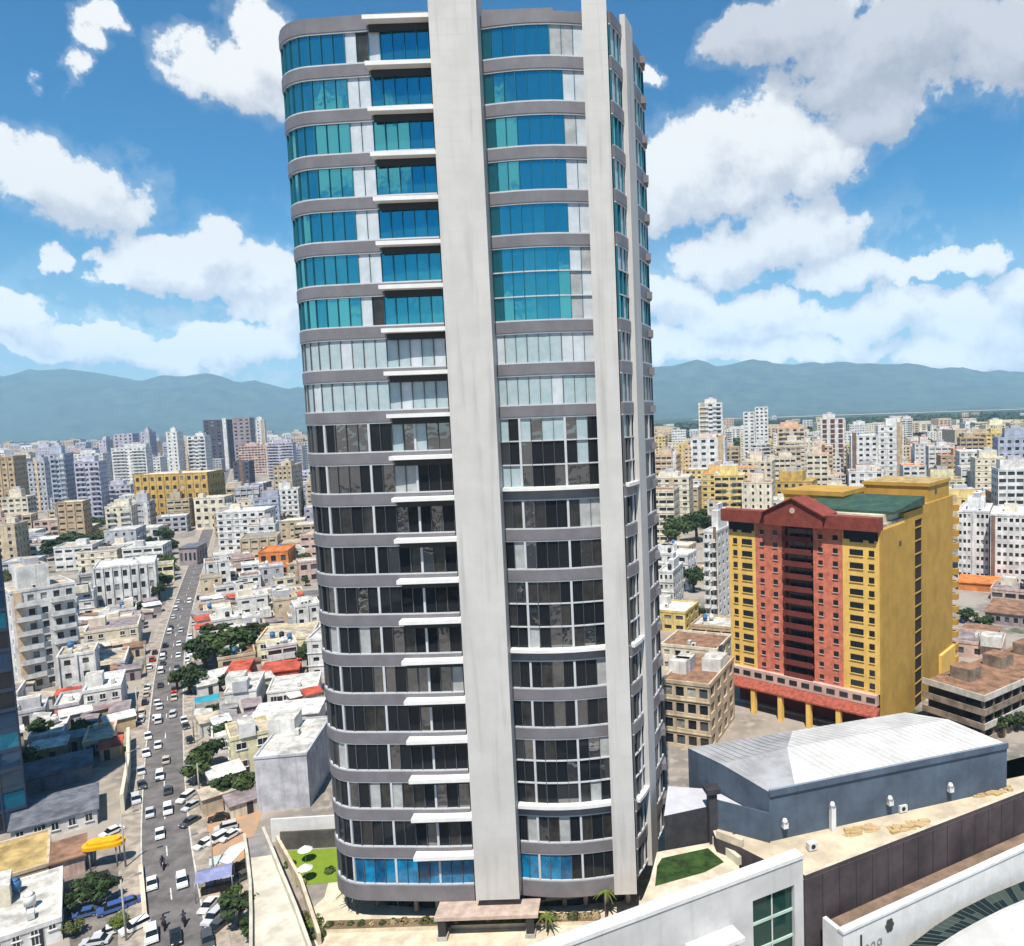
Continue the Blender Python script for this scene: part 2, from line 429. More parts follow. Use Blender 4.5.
def strip(name, pts, o0, o1, z0, z1, M, k='structure'):
    mb = MB(); a, b = side(pts, o0), side(pts, o1)
    if z1 - z0 < .02:
        for i in range(len(pts) - 1): mb.face([(*a[i], z1), (*b[i], z1), (*b[i + 1], z1), (*a[i + 1], z1)], M)
    else:
        for i in range(len(pts) - 1):
            mb.face([(*a[i], z1), (*b[i], z1), (*b[i + 1], z1), (*a[i + 1], z1)], M)
            mb.face([(*a[i], z0), (*a[i], z1), (*a[i + 1], z1), (*a[i + 1], z0)], M); mb.face([(*b[i], z0), (*b[i + 1], z0), (*b[i + 1], z1), (*b[i], z1)], M)
    return kind(mb.build(name), k)
RW = 3.15
strip('road', road_c, -RW, RW, 0, .012, ASPH)
strip('pavement', road_c, -RW - 2.6, -RW, 0, .14, PAVE)
strip('pavement', road_c, RW, RW + 2.2, 0, .14, PAVE)
strip('kerb', road_c, -RW - .02, -RW + .18, 0, .15, KERB); strip('kerb', road_c, RW - .18, RW + .02, 0, .15, KERB)
mb = MB()
L = side(road_c, 0)
for i in range(0, 60, 2):
    a, b = road_c[i], road_c[i] + (road_c[i + 1] - road_c[i]) * .5
    d = (b - a).normalized(); n = Vector((d.y, -d.x)) * .07
    mb.face([(*(a - n), .018), (*(a + n), .018), (*(b + n), .018), (*(b - n), .018)], LINE)
kind(mb.build('lane_marking'), 'structure')
for i, p in enumerate(road_c):
    if p.length < 1600 : FOOT.append((p.x, p.y, 6.6))
def road_at(y):                                     # point and heading of the road at a photo row
    best = min(range(len(road_c) - 1), key=lambda i: abs(P((*road_c[i], 0))[1] - y))
    d = (road_c[best + 1] - road_c[best]).normalized(); return road_c[best], d
def sheet(name, px, z, M, k='structure'):
    mb = MB(); mb.face([(*[G(x, y, z)[i] for i in (0, 1)], z) for x, y in px], M); return kind(mb.build(name), k)
# side street running off to the left and a cross street
cs0 = G(196, 566); 
crossA = resample([Vector((-420, 205)), Vector((-150, 262)), Vector((60, 300)), Vector((420, 330))], 8)
strip('road', crossA, -4, 4, 0, .008, ASPH)
for p in crossA: FOOT.append((p.x, p.y, 6.5))

# ------------------------------------------------------------------ main tower
TY = 86.0; FP = 4.70; Z0 = 102.95
def zk(k): return Z0 - FP * k
SPAN = mat('tower spandrel', (.175, .165, .18), rough=.45, noise=.12, scale=.5, spec=.5)
FRAME = mat('tower light frame', (.52, .53, .55), rough=.5, noise=.06, scale=1)
FIN = mat('tower white panel', (.54, .52, .50), rough=.6, noise=.06, scale=.25, streak=.35)
JOINT = mat('tower panel joint', (.50, .49, .48), noise=0)
CANOPY = mat('tower canopy white', (.74, .73, .71), rough=.6, noise=.06, scale=.6)
TG = [glassmat('tower reflective glass', (.07, .36, .42), 0.85, .03, .04), glassmat('tower reflective glass tinted', (.06, .33, .40), 0.85, .05, .05), glassmat('tower clear glass', (.012, .014, .018), 0.0, .04, .05),
      mat('tower curtain', (.42, .43, .43), rough=.35, noise=.2, scale=.6, spec=.6), mat('tower room', (.035, .032, .03), rough=.4, noise=.5, scale=.8, spec=.6), mat('tower pale cloud reflection', (.55, .59, .63), rough=.3, noise=.1, scale=.7, spec=.6),
      mat('tower cloud reflection and curtain', (.26, .36, .39), rough=.25, noise=.3, scale=1.2, spec=.6, alt=(.40, .47, .49)), glassmat('tower mirror glass', (.22, .22, .23), .9, .03, .16), mat('tower blue film glass', (.004, .20, .42), rough=.12, noise=.35, scale=.8, spec=.6), mat('tower dark blue film glass', (.003, .10, .24), rough=.12, noise=.35, scale=.8, spec=.6)]
MULLT = mat('tower teal mullion', (.02, .13, .17), rough=.3, noise=0)
MULL = mat('tower mullion', (.09, .10, .11), rough=.4, noise=0)
def build_tower():
    T = thing('glass_tower', 'tall curved glass tower with a broad white fin, grey floor bands and white canopies', 'tower', (0, 0, 0))
    rnd = random.Random(3)
    # facade paths, going left to right (outside is on the right-hand side of travel = toward the camera)
    left = [(-35.8, 104), (-36.9, 97), (-37.0, 93)]
    for i in range(1, 9):
        a = radians(180 + 90 * i / 8 * .93); left.append((-31.8 + 5.2 * cos(a), 91.6 + 4.9 * sin(a)))
    left += [(-29.6, 86.5), (-27.5, 86.36), (-25.5, 86.2), (-22.4, 86.02), (-19.0, 86.0)]
    bay = [(-13.7, 86.75), (-12.0, 86.4), (-10.0, 86.08), (-8.0, 85.95), (-6.0, 86.0), (-4.2, 86.25), (-2.2, 86.65)]
    ch = [(0.6, 86.5), (1.35, 88.2), (1.9, 89.9)]
    ch2 = [(3.0, 92.9), (3.9, 95.6), (4.6, 98.3)]
    def cum(path):
        s = [0]
        for a, b in zip(path, path[1:]): s.append(s[-1] + math.dist(a, b))
        return s
    def at(path, s, t):
        for i in range(len(path) - 1):
            if t <= s[i + 1] + 1e-6:
                u = (t - s[i]) / (s[i + 1] - s[i]); a, b = path[i], path[i + 1]
                d = ((b[0] - a[0]) / (s[i + 1] - s[i]), (b[1] - a[1]) / (s[i + 1] - s[i]))
                return (a[0] + (b[0] - a[0]) * u, a[1] + (b[1] - a[1]) * u), (-d[1], d[0])   # inward normal
        return path[-1], (0, 1)
    def offs(path, o):
        out = []
        for i, p in enumerate(path):
            a, b = path[max(i - 1, 0)], path[min(i + 1, len(path) - 1)]
            L = math.dist(a, b); out.append((p[0] - (b[1] - a[1]) / L * o, p[1] + (b[0] - a[0]) / L * o))
        return out
    def ribbon(mb, path, z0, z1, thick, M, out=0.0):         # a curved solid strip standing `out` proud of the path
        a = offs(path, -out); b = offs(path, thick)
        for i in range(len(path) - 1):
            p, q, r, s_ = a[i], a[i + 1], b[i + 1], b[i]
            mb.face([(*p, z0), (*q, z0), (*q, z1), (*p, z1)], M, True)
            mb.face([(*p, z1), (*q, z1), (*r, z1), (*s_, z1)], M); mb.face([(*s_, z0), (*r, z0), (*q, z0), (*p, z0)], M)
            mb.face([(*r, z0), (*s_, z0), (*s_, z1), (*r, z1)], M)
        for i in (0, -1): mb.face([(*a[i], z0), (*b[i], z0), (*b[i], z1), (*a[i], z1)], M)
    def glazing(path, z0, z1, k, zone, rows=1):
        s = cum(path); L = s[-1]; n = max(1, round(L / 1.35)); g = MB(); f = MB()
        for r in range(rows):
            za, zb = z0 + (z1 - z0) * r / rows, z0 + (z1 - z0) * (r + 1) / rows
            i = 0
            while i < n:
                t0, t1 = L * i / n, L * (i + 1) / n
                (p, na), (q, nb) = at(path, s, t0), at(path, s, t1)
                fr = (i + .5) / n
                M = pane(k, zone, fr, rnd)
                dp = .16; tl = rnd.uniform(-.005, .005); tz = rnd.uniform(-.005, .005)
                g.face([(p[0] + na[0] * (dp + tl), p[1] + na[1] * (dp + tl), za), (q[0] + nb[0] * (dp - tl), q[1] + nb[1] * (dp - tl), za),
                        (q[0] + nb[0] * (dp - tl + tz), q[1] + nb[1] * (dp - tl + tz), zb), (p[0] + na[0] * (dp + tl + tz), p[1] + na[1] * (dp + tl + tz), zb)], M)
                i += 1
        go = g.build('window_band', T)
        ribbon(f, path, z1 - .16, z1, .2, FRAME, .03); ribbon(f, path, z0, z0 + .16, .2, FRAME, .03)
        for r in range(1, rows): zz = z0 + (z1 - z0) * r / rows; ribbon(f, path, zz - .07, zz + .07, .2, FRAME, .02)
        for i in range(n + 1):
            (p, na) = at(path, s, L * i / n); w = .022 if i % 3 else .045
            MM = MULLT if k < 7 else MULL
            if k >= 9 and i % 4 == 2: w = .13; MM = FRAME
            d = (na[1], -na[0])
            pts = [(p[0] + d[0] * a * w + na[0] * b, p[1] + d[1] * a * w + na[1] * b) for a, b in ((-1, -.02), (1, -.02), (1, .19), (-1, .19))]
            f.prism(pts, z0 + .16, z1 - .16, MM)
        f.build('frame', go)
    def pane(k, zone, fr, r):
        u = r.random()
        if k < 7:                                         # upper floors: coated glass mirrors the sky, pale panes are a painted cloud reflection
            if zone == 'left':
                if .73 < fr < (.82 if k else .86): return TG[5] if u < .8 else TG[4]
                return TG[0] if u < .8 else TG[1]
            if zone == 'bay':
                if fr > (.70 if k < 1 else .80): return TG[5] if u < .62 else TG[3]
                return TG[0] if u < .75 else TG[1]
            return TG[5] if u < .6 else TG[0]
        if k < 9: return TG[6] if u < .80 else TG[5]  # grey and pale panes paint the reflected horizon clouds and some curtains
        if k == 9: return TG[2] if u < .5 else (TG[7] if u < .85 else TG[6])
        if zone == 'side': return TG[4] if u < .6 else TG[2]
        if k == 20: return (TG[8] if u < .74 else (TG[9] if u < .92 else TG[2])) if (zone == 'left' and fr > .50 + .1 * r.random()) or (zone == 'bay' and fr < .5 + .12 * r.random()) else TG[2]
        return TG[2] if u < .52 else (TG[7] if u < .74 else (TG[4] if u < .93 else TG[3]))
    # core behind the facades
    core = [(-35.5, 104.2), (-36.4, 97), (-36.45, 93), (-35.5, 90.3), (-33.4, 87.8), (-31.5, 87.05), (-25, 86.9), (-19, 86.75), (-13.7, 87.3), (-8, 86.75), (-2.2, 87.3), (0.2, 87.4), (4.1, 98.6),
            (4.6, 103), (2, 109), (-6, 113.5), (-18, 114.5), (-30, 112)]
    mb = MB(); mb.prism(core, 3.4, Z0 + .3, SPAN, roofm('grey')); mb.build('core_wall', T)
    inner = [(-32.5, 104), (-33.5, 94), (-31, 90.0), (-24, 88.8), (-8, 88.6), (-1.5, 89.2), (2.2, 98), (1, 106), (-6, 111), (-18, 112), (-27, 110)]
    mb = MB(); mb.prism(inner, 0, 3.4, glassmat('lobby glass', (.03, .035, .04), .2, .06)); mb.build('lobby_glazing', T)
    dbl = {6: 1, 10: 1, 14: 1, 18: 1}
    for k in range(21):
        z = zk(k); zt, zb = z - .62, zk(k + 1) + .62
        mb = MB(); ribbon(mb, left, z - .6, z + .6, .3, SPAN, .10); mb.build('spandrel', T)
        glazing(left, zb, zt, k, 'left')
        mb = MB(); x0 = -25.7; mb.box(x0, -18.5, 84.75, 86.2, z - .22, z + .22, CANOPY); 
        o = mb.build('canopy', T)
        mb = MB(); mb.box(x0 + .3, -18.5, 85.87, 86.12, z - .95, z - .222, DARKM); mb.build('canopy_shade', o)  # dark strip below the canopy, its shadow put in as colour
        for path, zone in ((bay, 'bay'), (ch, 'side')):
            if k in dbl: continue
            h = .6
            mb = MB(); ribbon(mb, path, z - h, z + h, .3, SPAN, .10); mb.build('spandrel', T)
            two = (k + 1) in dbl
            glazing(path, (zk(k + 2) if two else zk(k + 1)) + .62, zt, k, zone, 3 if two else 1)
            if two and k > 6:
                mb = MB(); ribbon(mb, path, zk(k + 2) + .45, zk(k + 2) + .85, .3, CANOPY, .75 if zone == 'bay' else .5); mb.build('ledge', T)
        mb = MB(); ribbon(mb, ch2, z - .75, z + .75, .3, SPAN, .05); mb.build('spandrel', T)
        glazing(ch2, zk(k + 1) + .75, z - .75, k, 'side')
        # end balconies on the far side of the return
        mb = MB(); mb.box(3.7, 4.82, 96.4, 98.6, z - .55, z + .30, SPAN); mb.build('balcony', T)
    zb = zk(21) + .6
    for q in (left, bay): mb = MB(); ribbon(mb, q, zb - 1.9, zb, .3, SPAN, .16); mb.build('base_band', T)
    # white fin with panel joints, pier and slim pier
    def pier(name, x0, x1, y0, y1, z0, z1, cols):
        mb = MB(); mb.box(x0, x1, y0, y1, z0, z1, FIN); o = mb.build(name, T)
        mb = MB()
        zz = z0 + 1.2
        while zz < z1:
            mb.box(x0 + .01, x1 - .01, y0 - .004, y0 + .02, zz, zz + .025, JOINT); zz += FP / 3
        for c in range(1, cols): xx = x0 + (x1 - x0) * c / cols; mb.box(xx - .012, xx + .012, y0 - .006, y0 + .02, z0, z1, JOINT)
        mb.build('panel_joint', o)
    pier('white_fin', -18.55, -13.45, 84.4, 88, 3.9, 110, 4)
    pier('white_pier', -2.35, 0.3, 85.0, 88, 3.6, 110, 2)
    mb = MB(); mb.prism([(1.75, 89.7), (2.35, 89.6), (3.25, 92.7), (2.65, 92.9)], 4.2, Z0 + 1.8, FIN); mb.build('slim_pier', T)
    mb = MB(); mb.prism(offs(left, .0)[2:] + [(-19, 90), (-35, 95)], Z0 + .6, Z0 + 1.0, SPAN); mb.build('roof_parapet', T)
    mb = MB(); mb.box(-24, -6, 94, 106, Z0 + .3, Z0 + 5.0, SPAN); mb.build('roof_plant_room', T)
    # entrance portico
    PORT = mat('portico stone', (.50, .39, .33), noise=.2, scale=.8)
    mb = MB(); mb.box(-23.2, -11.2, 82.9, 85.9, 2.5, 2.9, PORT); p = mb.build('portico_roof', T)
    for x in (-22.4, -12.2):
        for y in (83.5, 85.2):
            mb = MB(); mb.box(x - .45, x + .45, y - .45, y + .45, 0, 2.498, DARKM); mb.box(x - .6, x + .6, y - .6, y + .6, 0, .5, CONC); mb.build('portico_column', T)
    for i in range(13):
        a = -32 + i * 2.6
        if -24 < a < -11: continue
        yy = 88.6 if a > -29 else 90
        mb = MB(); mb.tube((a, yy, 0), (a, yy, 3.45), .3, .3, CONC, 10); mb.build('column', T)
    return T
tower = build_tower()
for x in range(-34, 5, 6):
    for y in range(90, 116, 6): FOOT.append((x, y, 5))
# the forecourt
def pav(name, pts, z, M, k='structure'):
    mb = MB(); mb.face([(x, y, z) for x, y in pts], M); return kind(mb.build(name), k)
pav('pavement', [(-46, 70), (8, 70), (8, 92), (4, 106), (-36, 118), (-42, 104), (-39.5, 92)], .02, CREAM)
pav('road', [(-60, 60), (10, 60), (10, 76.2), (-44, 76.2)], .028, ASPH)
GRASS = mat('lawn grass', (.11, .20, .015), noise=.4, scale=1.2, rough=1, alt=(.20, .26, .02), bump=.6)
GRASSD = mat('shady lawn grass', (.035, .075, .015), noise=.4, scale=1.0, rough=1, bump=.6)  # darker green grass for the terrace lawn
kind(sheet('lawn', ((283, 851), (338, 848), (345, 881), (296, 886)), .04, GRASS), 'stuff')
GT = thing('garden_terrace', 'raised garden terrace with pale paths between the glass tower and the mall', 'terrace')
mb = MB(); mb.prism([tuple(G(x, y, 8.3).xy) for x, y in ((640, 905), (742, 880), (738, 862), (713, 842), (657, 852), (650, 880))], 0, 8.3, CREAM); mb.build('podium', GT)
kind(sheet('lawn', ((655, 886), (657, 866), (662, 858), (708, 848), (724, 862), (705, 872)), 8.34, GRASSD), 'stuff')
mb = MB(); q_ = [G(x, y, 8.3) for x, y in ((711, 843), (738, 866))]; d_ = (q_[1] - q_[0]).normalized(); n_ = Vector((-d_.y, d_.x, 0)) * .5
mb.prism([tuple(v.xy) for v in (q_[0], q_[1], q_[1] + n_, q_[0] + n_)], 8.31, 9.3, mat('pale yellow wall', (.66, .62, .48), noise=.15)); mb.build('parapet', GT)

# ------------------------------------------------------------------ generic buildings
def clutter(mb_parts, T, w, d, h, rnd, n):
    for i in range(n):
        x = rnd.uniform(-w / 2 + 1.2, w / 2 - 1.2) if w > 3 else 0; y = rnd.uniform(1.0, max(1.1, d - 1.2)); u = rnd.random()
        if u < .3:
            place('water_tank', TANKS[rnd.randrange(3)], T, (x, y, h + .02))
        elif u < .75:
            place('air_conditioner', ACM, T, (x, y, h + .02), rnd.choice((0, pi / 2)))
        else:
            mb = MB(); a, b = rnd.uniform(1.2, 2.2), rnd.uniform(1.2, 2.4)
            mb.box(x - a, x + a, y - b, y + b, h + .02, h + 2.4, wall(rnd.choice(('white', 'pale grey', 'cream'))), roofm('dirty white')); mb.build('stair_hut', T)
def mk_tank(M):
    mb = MB(); mb.tube((0, 0, .5), (0, 0, 1.7), .62, .62, M, 12); mb.tube((0, 0, 1.7), (0, 0, 1.95), .62, .25, M, 12)
    for x, y in ((-.4, -.4), (.4, -.4), (.4, .4), (-.4, .4)): mb.tube((x, y, 0), (x, y, .5), .05, .05, CONC, 6)
    return mb.mesh('water_tank')
TANKS = [mk_tank(BLACKP), mk_tank(WHITE), mk_tank(BLUEP)]
mb = MB(); mb.box(-.55, .55, -.35, .35, .12, .95, mat('ac casing', (.60, .60, .58), noise=.15)); mb.tube((0, -.36, .55), (0, -.352, .55), .28, .28, BLACKP, 12); mb.box(-.5, -.35, -.3, .3, 0, .12, CONC); mb.box(.35, .5, -.3, .3, 0, .12, CONC)
ACM = mb.mesh('air_conditioner')
def win_mesh(w, h, frame=WHITE, glass=WIN):
    mb = MB(); mb.box(-w / 2, w / 2, -.05, .08, 0, h, frame); mb.box(-w / 2 + .09, w / 2 - .09, -.062, .0, .09, h - .09, glass); mb.box(-.03, .03, -.075, 0, .09, h - .09, frame)
    mb.box(-w / 2 - .1, w / 2 + .1, -.16, .08, -.1, 0, frame)
    return mb.mesh('window')
WM = {}
def winm(w, h):
    k = (round(w, 1), round(h, 1))
    if k not in WM: WM[k] = win_mesh(*k)
    return WM[k]
ROADROT = atan2(.48, .877)          # left part of town follows the avenue
def solve_box(x0, x1, yb, yt, d, rot):
    """front-left-most footprint whose outline spans the photo columns x0..x1, standing at row yb, front eaves near row yt"""
    xm = (x0 + x1) / 2; g = G(xm, yb); w = max(2.0, (x1 - x0) * g.y / FPX * .8); cx, cyy = g.x, g.y
    for _ in range(6):
        ca, sa = cos(rot), sin(rot); cs = [(cx + x * ca - y * sa, cyy + x * sa + y * ca) for x, y in ((-w / 2, 0), (w / 2, 0), (w / 2, d), (-w / 2, d))]
        xs_ = [P((a, b, 0))[0] for a, b in cs]; ybs = max(P((a, b, 0))[1] for a, b in cs)
        sc = cyy / FPX
        w = max(2.0, w + ((x1 - x0) - (max(xs_) - min(xs_))) * sc); cx += ((x0 + x1) / 2 - (max(xs_) + min(xs_)) / 2) * sc
        gg = G(xm, yb + (yb - ybs) * .0); cyy += (ybs - yb) * cyy * cyy / (FPX * CAMZ) * .8
    px = P((cx, cyy, 0))[0]
    h = atY(px, yt, cyy).z
    return cx, cyy, w, max(2.5, h)
def bld(name, label, cat, box, d=14, rot=0.0, wallk='white', roofk='dirty white', storeys=None, cols=None, style='grid', wf=.5, hf=.45,
        glass=None, clut=None, parapet=.5, seed=0, group=None, parts_win=False, xform=None, awning=None, noreserve=False):
    rnd = random.Random(seed or label)
    if xform: cx, cyy, w, h = xform
    else:
        x0, x1, yt, yb = box; cx, cyy, w, h = solve_box(x0, x1, yb, yt, d, rot)
    T = thing(name, label, cat, (cx, cyy, 0), rot, group)
    ca, sa = cos(rot), sin(rot)
    if not noreserve: reserve_rect(cx - sa * d / 2, cyy + ca * d / 2, w, d, rot)
    T['size'] = (w, d, h)
    MWl = wall(wallk); g = glass or WIN
    ns = storeys or max(1, round(h / 3.1)); fh = h / ns
    nc = cols or max(1, round(w / 3.6)); nd = max(1, round(d / 3.8))
    mb = MB()
    if style == 'plain' or parts_win:
        mb.box(-w / 2, w / 2, 0, d, 0, h - .01, MWl)
    else:
        dep = .25
        mb.facade((-w / 2, 0), (w / 2, 0), 0, h, ns, nc, wf, hf, dep, MWl, g)
        mb.facade((w / 2, 0), (w / 2, d), 0, h, ns, nd, wf * .8, hf, dep, MWl, g)
        mb.facade((-w / 2, d), (-w / 2, 0), 0, h, ns, nd, wf * .8, hf, dep, MWl, g)
        mb.face([(w / 2, d, 0), (-w / 2, d, 0), (-w / 2, d, h), (w / 2, d, h)], MWl)
    mb.build('wall', T)
    if parts_win:
        ww, wh = min(1.7, w / nc * .5), 1.25
        for r in range(ns):
            for c in range(nc):
                if rnd.random() < .9: place('window', winm(ww, wh), T, (-w / 2 + w * (c + .5) / nc, -.02, r * fh + fh * .38))
            for c in range(nd):
                for sx, rz in ((w / 2 + .02, pi / 2), (-w / 2 - .02, -pi / 2)):
                    if rnd.random() < .6: place('window', winm(1.2, wh), T, (sx, d * (c + .5) / nd, r * fh + fh * .38), rz)
        mb = MB(); mb.box(-.55, .55, -.06, .05, 0, 2.2, DARKM); mb.box(-.65, .65, -.04, .05, 0, 2.3, CONC); mb.build('door', T, (rnd.uniform(-.3, .3) * w, -.0, 0))
    # roof slab with parapet
    R = roofm(roofk); mb = MB(); o = .12; t = .22
    if parapet > 0:
        mb.face([(-w / 2, 0, h + .005), (w / 2, 0, h + .005), (w / 2, d, h + .005), (-w / 2, d, h + .005)], R)
        mb.box(-w / 2 - o, w / 2 + o, -o, t, h - .15, h + parapet, MWl); mb.box(-w / 2 - o, w / 2 + o, d - t, d + o, h - .15, h + parapet, MWl)
        mb.box(-w / 2 - o, -w / 2 + t, t, d - t, h - .15, h + parapet, MWl); mb.box(w / 2 - t, w / 2 + o, t, d - t, h - .15, h + parapet, MWl)
    else:
        mb.box(-w / 2 - .35, w / 2 + .35, -.35, d + .35, h - .05, h + .18, R)
    mb.build('roof', T)
    if style == 'balcony':
        for r in range(1, ns):
            mb = MB(); bw = w * .36
            for sx in (-1, 1):
                mb.box(sx * w * .27 - bw / 2, sx * w * .27 + bw / 2, -1.25, -.02, r * fh - .12, r * fh + .06, WHITE); mb.box(sx * w * .27 - bw / 2, sx * w * .27 + bw / 2, -1.25, -1.13, r * fh + .06, r * fh + .95, MWl)
            mb.build('balcony', T)
    if ns >= 4 and style != 'plain' and rnd.random() < .6:
        a_, b_ = w * rnd.uniform(.2, .34), d * rnd.uniform(.18, .3); ox = rnd.uniform(-.2, .2) * w; hh = rnd.uniform(2.4, 5.5)
        mb = MB(); mb.box(ox - a_, ox + a_, d / 2 - b_, d / 2 + b_, h + .02, h + hh, MWl, R); mb.box(ox - a_ * .4, ox + a_ * .5, d / 2 - b_ * .6, d / 2 + b_ * .5, h + hh + .002, h + hh + 1.6, wall('pale grey'), R); mb.build('penthouse', T)
    if ns >= 3 and style == 'grid' and rnd.random() < .55:
        mb = MB()
        for r in range(1, ns): mb.box(-w / 2 - .18, w / 2 + .18, -.18, -.004, r * fh - .14, r * fh + .06, MWl)
        mb.build('ledge', T)
    if ns >= 5 and style in ('grid', 'balcony') and rnd.random() < .4:
        mb = MB(); x = rnd.choice((-.5, .5, 0.0)) * (w - w / nc); ww = w / nc * .62
        mb.box(x - ww / 2, x + ww / 2, -.35, -.004, 0, h + rnd.choice((0, 1.5, 2.5)), wall(rnd.choice(('brown', 'tan', 'pale grey', 'peach', 'white', 'mauve')))); mb.build('accent_strip', T)
    if style == 'ribs':
        mb = MB()
        for c in range(nc + 1): x = -w / 2 + w * c / nc; mb.box(x - .22, x + .22, -.45, -.005, 0, h + .3, MWl)
        mb.build('pilaster', T)
    if awning:
        mb = MB(); mb.box(-w / 2, w / 2, -1.8, -.02, 2.7, 2.95, mat('awning ' + awning, WALLS.get(awning, (.5, .1, .1)), noise=.15)); mb.build('awning', T)
    n = clut if clut is not None else (rnd.randrange(1, 4) if w > 6 else 0)
    clutter(None, T, w, d, h, rnd, n)
    return T
RR = ROADROT
# ------------------------------------------------------------------ yellow and red apartment hotel
def build_hotel():
    A = Vector((47.9 * 132 / 140, 132.0)); ang = atan2(-21, 24.6)       # near corner; facade runs away to the left
    ux = Vector((cos(ang), sin(ang))); LW = 31.0; DW = 41.0
    O = A - ux * LW
    T = thing('apartment_hotel', 'yellow and red apartment block with gabled red fascia and green roof', 'building', (O.x, O.y, 0), ang)
    YL = mat('hotel yellow', (.84, .53, .14), noise=.1, scale=.4, streak=.2); OC = mat('hotel ochre with side shade', (.48, .285, .06), noise=.12, scale=.3, streak=.25)  # ochre has the weaker light on the side faces in its colour
    RD = mat('hotel coral red', (.66, .20, .125), noise=.22, scale=.9); FA = mat('hotel dark red fascia', (.24, .055, .04), noise=.2, scale=.6)
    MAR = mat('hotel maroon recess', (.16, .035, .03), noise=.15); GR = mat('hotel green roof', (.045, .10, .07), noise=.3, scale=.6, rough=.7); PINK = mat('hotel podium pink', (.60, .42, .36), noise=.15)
    zb, zt, ns = 8.3, 37.3, 12                    # facade between podium and fascia
    fh = (zt - zb) / ns
    seg = [(0, 6.1, YL, 2), (6.1, 12.0, RD, 2), (12.0, 18.4, MAR, 1), (18.4, 24.2, RD, 2), (24.2, LW, YL, 2)]
    for (a, b, M, nc) in seg:
        y0 = 0 if M is not MAR else 1.2
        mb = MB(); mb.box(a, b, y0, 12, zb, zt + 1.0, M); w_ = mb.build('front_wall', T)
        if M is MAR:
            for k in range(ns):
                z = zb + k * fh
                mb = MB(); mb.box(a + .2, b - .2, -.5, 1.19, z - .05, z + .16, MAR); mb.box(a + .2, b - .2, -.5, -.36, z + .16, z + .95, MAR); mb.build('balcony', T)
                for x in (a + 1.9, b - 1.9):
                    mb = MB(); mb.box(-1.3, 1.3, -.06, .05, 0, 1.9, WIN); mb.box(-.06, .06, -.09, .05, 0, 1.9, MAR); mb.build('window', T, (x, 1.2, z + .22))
        else:
            for k in range(ns):
                z = zb + k * fh + .75
                if M is YL: items = ((a + 1.5, .95, 1.15), (a + 4.2, 2.3, 1.15)) if a < 3 else ((a + 2.6, 2.5, 1.1), (a + 5.4, 1.0, 1.1))
                else: items = ((a + 1.5, .85, .85), (a + 4.4, .95, .95))
                for x, w, h in items:
                    mb = MB(); mb.box(-w / 2, w / 2, -.05, .05, 0, h, WIN); mb.box(-w / 2 - .1, w / 2 + .1, -.16, .05, -.14, 0, YL if M is YL else PINK); mb.build('window', T, (x, 0, z))
    # side wall with a dark slot of stair windows
    mb = MB(); mb.box(.05, LW - .02, 12.01, 16.0, 0, 37.8, OC); mb.build('rear_wall', T)
    mb = MB(); mb.box(LW - 17, LW, 12.02, 17.8, 0, 39.6, OC); mb.box(LW - .012, LW + .35, .005, 12.0, 0, 38.0, OC); mb.build('side_wall', T)
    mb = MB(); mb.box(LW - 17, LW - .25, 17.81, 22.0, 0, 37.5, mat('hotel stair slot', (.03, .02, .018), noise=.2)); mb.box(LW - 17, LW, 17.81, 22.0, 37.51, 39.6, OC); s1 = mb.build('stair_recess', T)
    for k in range(15):
        mb = MB(); mb.box(LW - .4, LW - .1, 17.82, 21.99, 2 + k * 2.6, 2.25 + k * 2.6, OC); mb.build('landing', T)
    mb = MB(); mb.box(LW - 17, LW, 22.01, DW, 0, 40.0, OC); mb.build('side_wall', T)
    mb = MB(); mb.box(LW - 14, LW - .5, 27, DW - 1, 40.01, 43.6, OC, roofm('ochre')); mb.box(LW - 14.3, LW - .2, 26.7, DW - .7, 43.2, 43.9, OC, roofm('ochre')); mb.build('lift_tower', T)
    mb = MB(); mb.box(-.06, .06, -.6, .6, 0, 1.0, WIN); mb.build('window', T, (LW - .48, 31.5, 41.4))
    mb = MB(); mb.box(-.06, .06, -.5, .5, 0, .9, WIN); mb.build('window', T, (LW + .36, 9.0, 34.0))
    for k in range(13):
        mb = MB(); mb.box(LW - 1.0, LW + .9, DW + .01, DW + 1.5, 3 + k * 2.8, 4.3 + k * 2.8, OC); mb.build('balcony', T)
    # low yellow extension at the foot of the rear corner
    mb = MB(); mb.box(LW - 6, LW + .6, 32, DW + 2, 0, 7.0, YL); mb.build('annex', T)
    # fascia with central gable
    mb = MB()
    mb.box(-1.0, 9.18, -1.3, 1.0, zt + .6, zt + 3.0, FA); mb.build('fascia', T)
    mb = MB(); mb.box(21.22, LW + .3, -1.3, 1.0, zt + .6, zt + 3.0, FA); mb.build('fascia', T)
    mb = MB()
    pts = [(9.2, zt + .6), (21.2, zt + .6), (21.2, zt + 3.0), (15.2, zt + 5.8), (9.2, zt + 3.0)]
    f = [(x, -1.9, z) for x, z in pts]; b = [(x, 3.0, z) for x, z in pts]
    mb.face(f, FA); mb.face(b[::-1], FA)
    for i in range(5): j = (i + 1) % 5; mb.face([f[j], f[i], b[i], b[j]], FA)
    g = mb.build('gable', T)
    mb = MB(); mb.tube((15.2, -1.98, zt + 3.6), (15.2, -1.9, zt + 3.6), .55, .55, PINK, 14); mb.build('medallion', g)
